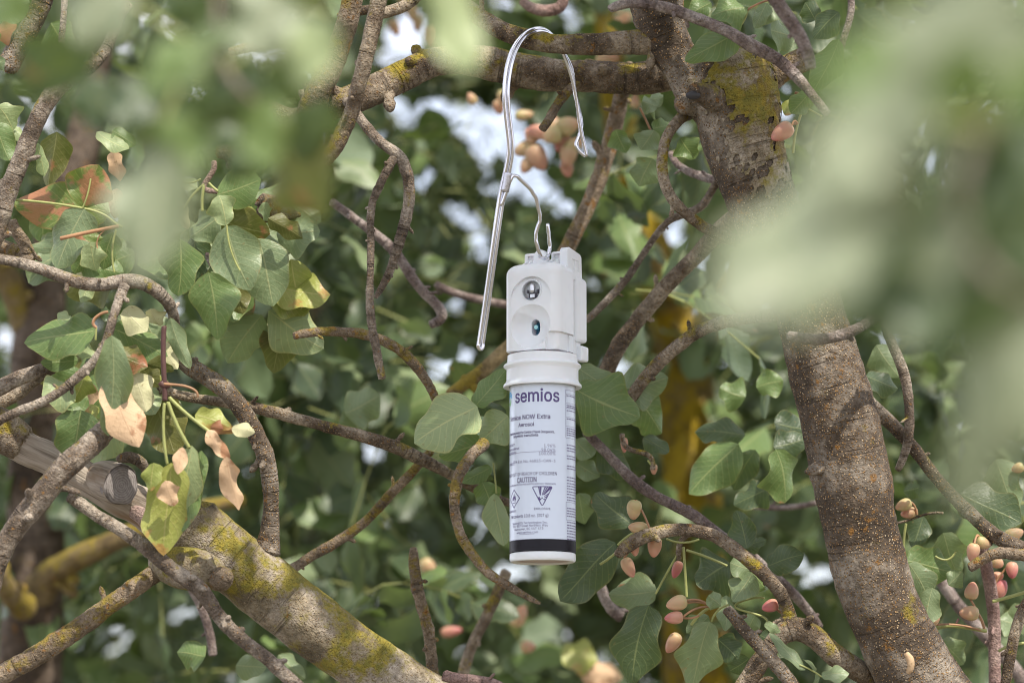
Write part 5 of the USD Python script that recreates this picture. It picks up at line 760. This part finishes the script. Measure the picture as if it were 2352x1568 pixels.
# ================================================================ the white aerosol dispenser
AX = P(1246, 930, 0.0)
def axis_z(y, x=1246):
    d = FW + RT * ((x - 1176) * K) + UP * ((784 - y) * K); t = (AX[1] - EYE[1]) / d[1]
    return (EYE + d * t)[2]
Z0 = axis_z(1290); YAW = math.radians(-27)
disp = thing('aerosol_dispenser', 'white plastic aerosol dispenser with a printed label can hanging from the wire hook', 'dispenser', (AX[0], AX[1], Z0), YAW)
h = lambda y: axis_z(y) - Z0                                   # height above the can's bottom of a sheet row
RC = px_size(75.5)                                             # radius of the can
S = px_size
def rev(profile, n=96):
    return trimesh.creation.revolve(np.array(profile), sections=n)
def man(m): return m3.Manifold(m3.Mesh(np.asarray(m.vertices, np.float32), np.asarray(m.faces, np.uint32)))
def rrect(x0, x1, y0, y1, r, seg=40):
    cs = m3.CrossSection.square([x1 - x0 - 2 * r, y1 - y0 - 2 * r]).translate([x0 + r, y0 + r])
    return cs.offset(r, m3.JoinType.Round, 2.0, seg)
def shell(cs_fn, z0, z1, ch=0.004, top_ch=None, steps=5):
    """A block with rounded upper and lower edges, from a cross-section that can be inset."""
    parts = []; top_ch = ch if top_ch is None else top_ch
    cs = cs_fn(0)
    parts.append(m3.Manifold.extrude(cs, z1 - z0 - ch - top_ch).translate([0, 0, z0 + ch]))
    for c, zb, sg in ((ch, z0, -1), (top_ch, z1, 1)):
        for k in range(steps):
            a0, a1 = k / steps * math.pi / 2, (k + 1) / steps * math.pi / 2
            hgt = c * (math.sin(a1) - math.sin(a0)); ins0, ins1 = c * (1 - math.cos(a0)), c * (1 - math.cos(a1))
            lo = cs_fn(min(ins0, ins1) if sg > 0 else max(ins0, ins1) * 0 + ins0); 
            e0, e1 = cs_fn(ins0), cs_fn(ins1)
            zz = (zb - c + c * math.sin(a0)) if sg > 0 else (zb + c - c * math.sin(a1))
            b0, b1 = (e0, e1) if sg > 0 else (e1, e0)
            p0 = m3.Manifold.extrude(b0, 1e-5).translate([0, 0, zz]); p1 = m3.Manifold.extrude(b1, 1e-5).translate([0, 0, zz + hgt - 1e-5])
            parts.append((p0 + p1).hull())
    return m3.Manifold.batch_boolean(parts, m3.OpType.Add)
def ell(c, r, n=96): return m3.Manifold.sphere(1.0, n).scale(list(r)).translate(list(c))
def cyl(c, axis, r, L, n=64):
    m = m3.Manifold.cylinder(L, r, r, n, True); a = unit(axis)
    T_ = trimesh.geometry.align_vectors([0, 0, 1], a)
    return m.transform(np.hstack([T_[:3, :3], np.array(c, float)[:, None]]))
def box(c, s): return m3.Manifold.cube(list(s), True).translate(list(c))

# can: label wall, black band, rim and dished base
z_can_top, z_black0, z_black1 = h(880) + 0.004, h(1271), h(1244)
obj(disp, 'can_wall', rev([(RC - 0.001, z_black1), (RC, z_black1 + 0.0003), (RC, z_can_top), (RC - 0.002, z_can_top)]), 'can_label', smooth=40)
obj(disp, 'black_band', rev([(RC - 0.0012, z_black0 + 0.0002), (RC + 0.0002, z_black0 + 0.0006), (RC + 0.0002, z_black1 - 0.0002), (RC - 0.0012, z_black1 - 0.0001)]), 'black_band', smooth=40)
obj(disp, 'base_rim', rev([(RC - 0.0045, 0.0012), (RC - 0.0042, 0.0002), (RC - 0.0022, -0.0006), (RC - 0.0006, 0.0004), (RC + 0.0001, 0.0022), (RC - 0.0001, z_black0 - 0.0008), (RC - 0.001, z_black0)]), 'white_plastic', smooth=60)
obj(disp, 'base_disc', rev([(0.0, 0.0062), (RC * 0.5, 0.0050), (RC * 0.85, 0.0025), (RC - 0.0043, 0.0010)]), 'can_base', smooth=True)
# collar with two ledges
RK = S(83)
obj(disp, 'collar', rev([(RC + 0.0006, h(889)), (RK + 0.0026, h(891)), (RK + 0.0032, h(889)), (RK + 0.0030, h(885)), (RK + 0.0012, h(881)), (RK, h(875)), (RK - 0.0002, h(851)), (RK + 0.0010, h(847)), (RK + 0.0026, h(844)), (RK + 0.0028, h(841)), (RK + 0.0018, h(838)), (RK - 0.0008, h(834)), (RK - 0.0012, h(818)), (RK - 0.004, h(816)), (0.0, h(815))]), 'white_plastic', smooth=35)
# housing: front shell with a deep round bowl, a hooded sensor recess, and a stepped notch at its lower right; back shell behind
zb, zt = h(812), h(612)
front = shell(lambda i: rrect(-0.0312 + i, 0.0312 - i, -0.0275 + i, 0.018 - 0.0005, 0.0125 - 0.4 * i), zb, zt, 0.0015, 0.0105, 6)
cz = h(757); Rs = (0.0222 ** 2 + 0.0135 ** 2) / (2 * 0.0135)
front = front - ell((0.0005, -0.0275 - (Rs - 0.0135), cz), (Rs, Rs, Rs), 128)
sz = h(676)
front = front - cyl((0.0005, -0.0342, h(694)), (0, -1, 0.12), 0.0226, 0.016, 96)
front = front - cyl((0.0, -0.018, cz), (0, 1, 0), 0.0048, 0.030).scale([1, 1, 1])
slot = m3.Manifold.hull(cyl((0.0, -0.010, cz + 0.0035), (0, 1, 0), 0.0046, 0.016) + cyl((0.0, -0.010, cz - 0.0035), (0, 1, 0), 0.0046, 0.016))
front = front - slot
front = front - cyl((0.0008, -0.020, sz), (0, 1, 0), 0.0106, 0.016).scale([1, 1, 1])
front = front - shell(lambda i: rrect(0.0165 + i, 0.05 - i, -0.05 + i, 0.009, 0.003), zb - 0.01, h(772), 0.001, 0.003) + shell(lambda i: rrect(-0.02, 0.0285 - i, -0.0225 + i, 0.017, 0.006), zb, h(770), 0.001, 0.001)
front = front - cyl((0.0, -0.018, cz), (0, 1, 0), 0.0048, 0.030) - slot - ell((0.0005, -0.0275 - (Rs - 0.0135), cz), (Rs, Rs, Rs), 128)
obj(disp, 'front_shell', front, 'white_plastic', smooth=28)
back = shell(lambda i: rrect(-0.0305 + i, 0.0318 - i, 0.018, 0.041 - i, 0.006), h(782), h(632), 0.003, 0.006) + shell(lambda i: rrect(-0.027, 0.0275 - i, 0.018, 0.034 - i, 0.004), zb, h(780), 0.001, 0.001)
obj(disp, 'back_shell', back, 'white_plastic', smooth=28)
obj(disp, 'latch', shell(lambda i: rrect(0.0245 + i, 0.0335 - i, 0.022 + i, 0.038 - i, 0.002), h(826), h(791), 0.002, 0.002), 'white_plastic', smooth=28)
obj(disp, 'latch_rib', box((0.0292, 0.006, (h(812) + h(775)) / 2), (0.002, 0.012, h(775) - h(812))), 'white_plastic')
# top: centre lug with a hole, hinge boxes either side, tall clip behind
lug = m3.Manifold.hull(cyl((0, -0.002, h(592)), (0, 1, 0), S(17), 0.006) + box((0, -0.002, h(616)), (S(40), 0.006, 0.003)))
lug = lug - cyl((0, -0.002, h(590)), (0, 1, 0), S(6.2), 0.03, 32)
lp = group_xf(disp, 'lug')
obj(lp, 'lug_plate', lug, 'white_plastic', smooth=28)
for sx in (-1, 1):
    fin = m3.Manifold.hull(box((sx * 0.0115, 0.0, h(612)), (0.0016, 0.018, 0.004)) + box((sx * 0.0115, 0.004, h(596)), (0.0016, 0.006, 0.002)))
    obj(lp, 'fin', fin, 'white_plastic', smooth=28)
    fin = m3.Manifold.hull(box((sx * 0.0175, 0.0, h(612)), (0.0016, 0.018, 0.004)) + box((sx * 0.0175, 0.004, h(600)), (0.0016, 0.006, 0.002)))
    obj(lp, 'fin', fin, 'white_plastic', smooth=28)
hb = shell(lambda i: rrect(-0.0235 + i, -0.0065 - i, 0.006 + i, 0.017 - i, 0.002), h(618), h(576), 0.001, 0.002) - box((-0.014, 0.006, h(588)), (0.011, 0.006, S(11)))
obj(disp, 'hinge_box', hb, 'white_plastic', smooth=28)
hb = shell(lambda i: rrect(0.0065 + i, 0.0200 - i, 0.006 + i, 0.017 - i, 0.002), h(618), h(577), 0.001, 0.002) - box((0.0135, 0.006, h(588)), (0.008, 0.006, S(11)))
obj(disp, 'hinge_box', hb, 'white_plastic', smooth=28)
clip = m3.Manifold.hull(cyl((0.0235, 0.006, h(583)), (1, 0, 0), 0.0055, 0.0075, 48) + cyl((0.0235, 0.028, h(590)), (1, 0, 0), 0.0055, 0.0075, 48) + cyl((0.0235, 0.006, h(583)), (1, 0, 0), 0.0048, 0.0090, 48) + cyl((0.0235, 0.028, h(590)), (1, 0, 0), 0.0048, 0.0090, 48) + box((0.0235, 0.017, h(636)), (0.009, 0.034, 0.004)))
clip = clip - box((0.0280, 0.019, h(608)), (0.0016, 0.016, S(26))) + box((0.0274, 0.019, h(608)), (0.0012, 0.003, S(22)))
obj(disp, 'clip', clip, 'white_plastic', smooth=28)
# sensor: clear dome over a small circuit
ring = rev([(0.0096, -0.001), (0.0096, 0.0010), (0.0102, 0.0018), (0.0110, 0.0018), (0.0114, 0.0008), (0.0114, -0.001)], 64)
face = lambda m, y, z, x=0.0008: (m.apply_transform(trimesh.transformations.rotation_matrix(math.pi / 2, [1, 0, 0])), m.apply_translation([x, y, z]), m)[2]
sp = group_xf(disp, 'sensor')
obj(sp, 'ring', face(ring, -0.0248, sz), 'white_plastic', smooth=40)
domem = trimesh.creation.icosphere(4, 0.0094); domem.vertices[:, 1] *= 0.62; domem = domem.slice_plane([0, 0, 0], [0, -1, 0])
obj(sp, 'dome', domem.apply_translation([0.0008, -0.0252, sz]), 'clear_plastic', smooth=True)
obj(sp, 'circuit', box((0.0008, -0.0205, sz), (0.0205, 0.0015, 0.0205)), 'white_plastic', smooth=False)
obj(sp, 'chip', box((0.0010, -0.0225, sz - 0.0046), (0.0085, 0.003, 0.0050)), 'chip_dark', smooth=False)
obj(sp, 'chip', box((-0.0046, -0.0222, sz - 0.0004), (0.0016, 0.003, 0.0032)), 'chip_dark', smooth=False)
obj(sp, 'chip', box((0.0062, -0.0222, sz - 0.0006), (0.0014, 0.003, 0.0040)), 'chip_dark', smooth=False)
obj(sp, 'chip', box((0.0012, -0.0243, sz - 0.0054), (0.0052, 0.001, 0.0034)), 'chip_silver', smooth=False)
bulb = trimesh.creation.capsule(height=0.004, radius=0.0030, count=[16, 16]).apply_translation([0.0010, -0.0245, sz + 0.0022])
obj(sp, 'bulb', bulb, 'chip_silver', smooth=True)
# nozzle
np_ = group_xf(disp, 'nozzle')
obj(np_, 'well', cyl((0.0, -0.0035, cz), (0, 1, 0), 0.0075, 0.002), 'nozzle_blue', smooth=30)
obj(np_, 'spout', cyl((-0.0002, -0.0085, cz + 0.0005), (0, 1, 0), 0.0026, 0.010, 32), 'nozzle_blue', smooth=30)
obj(np_, 'tip', cyl((-0.0002, -0.0138, cz + 0.0005), (0, 1, 0), 0.0021, 0.001, 32), 'nozzle_tip', smooth=30)

# ---- print on the label: wrapped round the can
cosY, sinY = math.cos(-YAW), math.sin(-YAW)
def on_can(x, y):
    """Angle (0 = towards the camera side of the can's own front, local -y) and height where a sheet point meets the can."""
    d = FW + RT * ((x - 1176) * K) + UP * ((784 - y) * K); o = EYE - AX
    a = d[0] ** 2 + d[1] ** 2; b = 2 * (o[0] * d[0] + o[1] * d[1]); c = o[0] ** 2 + o[1] ** 2 - RC ** 2
    D_ = max(b * b - 4 * a * c, 0); t = (-b - math.sqrt(D_)) / (2 * a); p = EYE + d * t
    w = p - [AX[0], AX[1], 0]
    lx, ly = cosY * w[0] - sinY * w[1], sinY * w[0] + cosY * w[1]
    return math.atan2(lx, -ly), p[2] - Z0
def wrap(m, th0, z0, lift=0.00012):
    m = m.copy(); V = np.array(m.vertices)
    th = th0 + V[:, 0] / RC; r = RC + lift + np.clip(V[:, 2], 0, None)
    m.vertices = np.stack([np.sin(th) * r, -np.cos(th) * r, z0 + V[:, 1]], 1); return m
def fine(m, step=0.0014):
    v, f = trimesh.remesh.subdivide_to_size(m.vertices, m.faces, step, max_iter=12); return trimesh.Trimesh(v, f, process=False)
def label(text, x, y, cap, width=None, align='c', m='print_ink', bold=False, name='lettering', parent=None):
    th, z = on_can(x, y)
    t = meshkit.text_mesh(text, S(cap * 1.08), 0.00006, bold or cap > 7.5)
    w0 = t.bounds[1][0] - t.bounds[0][0]
    if width: t.apply_scale([width / w0, 1, 1])
    x0, x1 = t.bounds[0][0], t.bounds[1][0]
    t.apply_translation([{'l': -x0, 'c': -(x0 + x1) / 2, 'r': -x1}[align], 0, 0])
    return obj(parent or disp, name, wrap(t, th, z), m, smooth=False)
def flat(poly_pts, x, y, m='print_ink', name='print_mark', parent=None):
    """Flat print from polygons in metres about a sheet point."""
    import shapely
    th, z = on_can(x, y); ms = []
    for p in poly_pts:
        p = p if hasattr(p, 'geoms') else [p]
        for g in getattr(p, 'geoms', p): ms.append(fine(trimesh.creation.extrude_polygon(g, 0.00006, engine='earcut')))
    return obj(parent or disp, name, wrap(cat(*ms), th, z), m, smooth=False)
import shapely
from shapely.geometry import Polygon, Point, LineString, box as sbox
label('semios', 1284.7, 922.0, 26, width=math.radians(85.5) * RC, align='r', m='print_logo', bold=True, name='logo_lettering')
th_c, _ = on_can(1206, 980)
label('Semios NOW Extra', 1263.8, 961.0, 9.3, width=0.0505, align='r', m='print_ink')
label('Aerosol', 1207.5, 978.5, 7.8, m='print_ink')
label('Pheromone product for Control of Navel Orangeworm,', 1273.5, 994.0, 5.2, width=0.0555, align='r', bold=True)
label('Amyelois transitella', 1203, 1002.5, 5.2, align='c', bold=True)
for txt, y in (('1.96%', 1026.6), ('98.04%', 1036.2), ('100.00%', 1044.8)): label(txt, 1275.5, y, 6.0, align='r', m='print_grey')
for txt, x, y in (('INGREDIENT*', 1183, 1024), ('Hexadecadienal', 1193, 1031.5), ('INGREDIENTS', 1186, 1042)): label(txt, x, y, 5.4, align='r', m='print_grey')
flat([sbox(-0.052, 0, 0, 0.00035)], 1276, 1037.5, 'print_grey', 'rule')
label('EPA Est. No. 46813-CAN-3', 1275.5, 1061, 5.6, align='r', m='print_grey')
label('80811', 1181.5, 1067.5, 5.6, align='r', m='print_grey')
label('KEEP OUT OF REACH OF CHILDREN', 1279, 1090.8, 7.0, width=0.061, align='r')
label('CAUTION', 1208, 1106.8, 10.5, width=0.0225)
label('See side panel for First Aid and Precautionary Statements', 1276.7, 1112.6, 4.0, width=0.0575, align='r', m='print_grey')
label('EXPLOSIVE', 1245.5, 1170, 4.6, m='print_ink'); label('FLAMMABLE', 1185.8, 1175.0, 4.6, align='r', m='print_grey')
label('Net contents 10.8 oz. (307 g)', 1259.3, 1186.2, 6.6, width=0.0455, align='r')
for txt, x, y in (('SemiosBIO Technologies Inc.', 1211, 1202), ('101-887 Great Northern Way', 1211.4, 1208.5), ('Vancouver, BC V5T 4T5', 1210, 1216), ('www.semios.com', 1208.7, 1224)): label(txt, x, y, 4.6, m='print_grey')
flat([sbox(-0.0085, -0.0009, 0.0085, -0.0006)], 1208.7, 1224, 'print_grey', 'rule')
label('notice of use', 1196.8, 1241.5, 4.2, align='r', m='print_grey')
# hazard signs
def tri_outline(w, hgt, r, th):
    t = Polygon([(-w / 2, hgt / 2), (w / 2, hgt / 2), (0, -hgt / 2)]).buffer(-r).buffer(r); return t.difference(t.buffer(-th)), t.buffer(-th)
o_, inner = tri_outline(S(50), S(48), S(3.4), S(2.0))
rays = []
for a0, a1, r0, r1 in ((96, 100, 8, 40), (86, 91, 7, 40), (66, 69, 9, 40), (57, 60, 9, 40), (44, 52, 11, 40), (28, 32, 10, 30), (8, 14, 9, 15), (340, 350, 7, 12), (18, 22, 14, 26)):
    p = lambda a, r_: (S(r_) * math.cos(math.radians(a)) - S(4), S(r_) * math.sin(math.radians(a)) - S(4))
    rays.append(Polygon([p(a0, r0), p(a0 - 1, r1), p(a1 + 1, r1), p(a1, r0)]).buffer(S(0.25)).intersection(inner))
rays.append(Point(-S(6), -S(4)).buffer(S(4.2)).difference(Point(-S(3.4), -S(1.6)).buffer(S(2.4))))
rays.append(Point(-S(0.2), -S(3)).buffer(S(1.6))); rays.append(Point(S(5), -S(6)).buffer(S(1.2))); rays.append(Point(S(7), -S(1)).buffer(S(1.0)))
flat([o_] + [r_ for r_ in rays if not r_.is_empty], 1245.5, 1140, 'print_logo', 'explosive_sign')
dm = Polygon([(-S(22), 0), (0, S(22)), (S(22), 0), (0, -S(22))]).buffer(-S(1)).buffer(S(1))
fl = Polygon([(-S(6), -S(5)), (-S(7), 0), (-S(4), S(5)), (-S(3), S(1)), (0, S(11)), (S(3), S(3)), (S(5), S(6)), (S(7), -S(1)), (S(4), -S(6)), (S(2), -S(1)), (0, S(2)), (-S(2), -S(3))]).buffer(S(0.5)).intersection(dm)
flat([dm.difference(dm.buffer(-S(2.0))), fl, sbox(-S(7), -S(10), S(7), -S(8.5))], 1181.0, 1145, 'print_logo', 'flammable_sign')
# round emblem left of the lettering
th_e = on_can(1184, 905)[0]
em = Point(0, 0).buffer(S(15), 32); arcs = []
for r0, r1 in ((15, 11.5), (9, 6)):
    arcs.append(Point(0, 0).buffer(S(r0), 32).difference(Point(0, 0).buffer(S(r1), 32)).intersection(sbox(-S(30), 0, S(30), S(30))))
flat(arcs, 1172.0, 916, 'print_blue', 'emblem_arcs')
flat([Point(S(1), -S(9)).buffer(S(8), 24).difference(Point(-S(4), -S(4)).buffer(S(7), 24))], 1172.0, 916, 'print_green', 'emblem_leaf')
# fine print of the side column: unreadable small lines in the photograph
th0 = on_can(1300, 1000)[0]
rr = random.Random(4); bars, frame = [], []
ztop = on_can(1300, 895)[1]
def zrow(y): return on_can(1300, y)[1] - ztop
L_col = 0.040
for y0, y1 in ((895, 1005), (1152, 1193)):
    frame += [sbox(-0.0004, zrow(y1), -0.0001, zrow(y0))] + [sbox(-0.0004, zrow(v) - 0.00015, L_col, zrow(v) + 0.00015) for v in ((895, 904, 925, 937, 957, 978, 1005) if y0 < 900 else (1152, 1193))]
rows = [(908, 1), (930, .8), (934, .7), (942, .6), (961, 1), (983, 1), (988, .8), (993, .8), (998, .7), (1021, 1), (1028, 1), (1034, .9), (1046, 1), (1052, .8), (1069, 1), (1075, .9), (1095, 1), (1102, 1), (1109, 1), (1115, 1), (1121, 1), (1128, 1), (1134, 1), (1141, 1), (1147, 1), (1166, 1), (1172, 1), (1178, .9), (1184, .9), (1198, 1), (1205, 1), (1211, 1), (1218, 1), (1224, 1), (1231, 1), (1237, 1)]
for y, ln in rows:
    x = 0.001
    while x < L_col * ln:
        w = rr.uniform(0.0012, 0.004); zz = zrow(y); bars.append(sbox(x, zz - 0.00055, x + w, zz + 0.00055)); x += w + 0.0008
obj(disp, 'fine_print', wrap(cat(*[fine(trimesh.creation.extrude_polygon(b, 0.00006, engine='earcut'), 0.004) for b in bars]), th0, ztop), 'print_grey', smooth=False, kind='stuff')
obj(disp, 'column_frame', wrap(cat(*[fine(trimesh.creation.extrude_polygon(b, 0.00006, engine='earcut'), 0.004) for b in frame]), th0, ztop), 'print_grey', smooth=False)
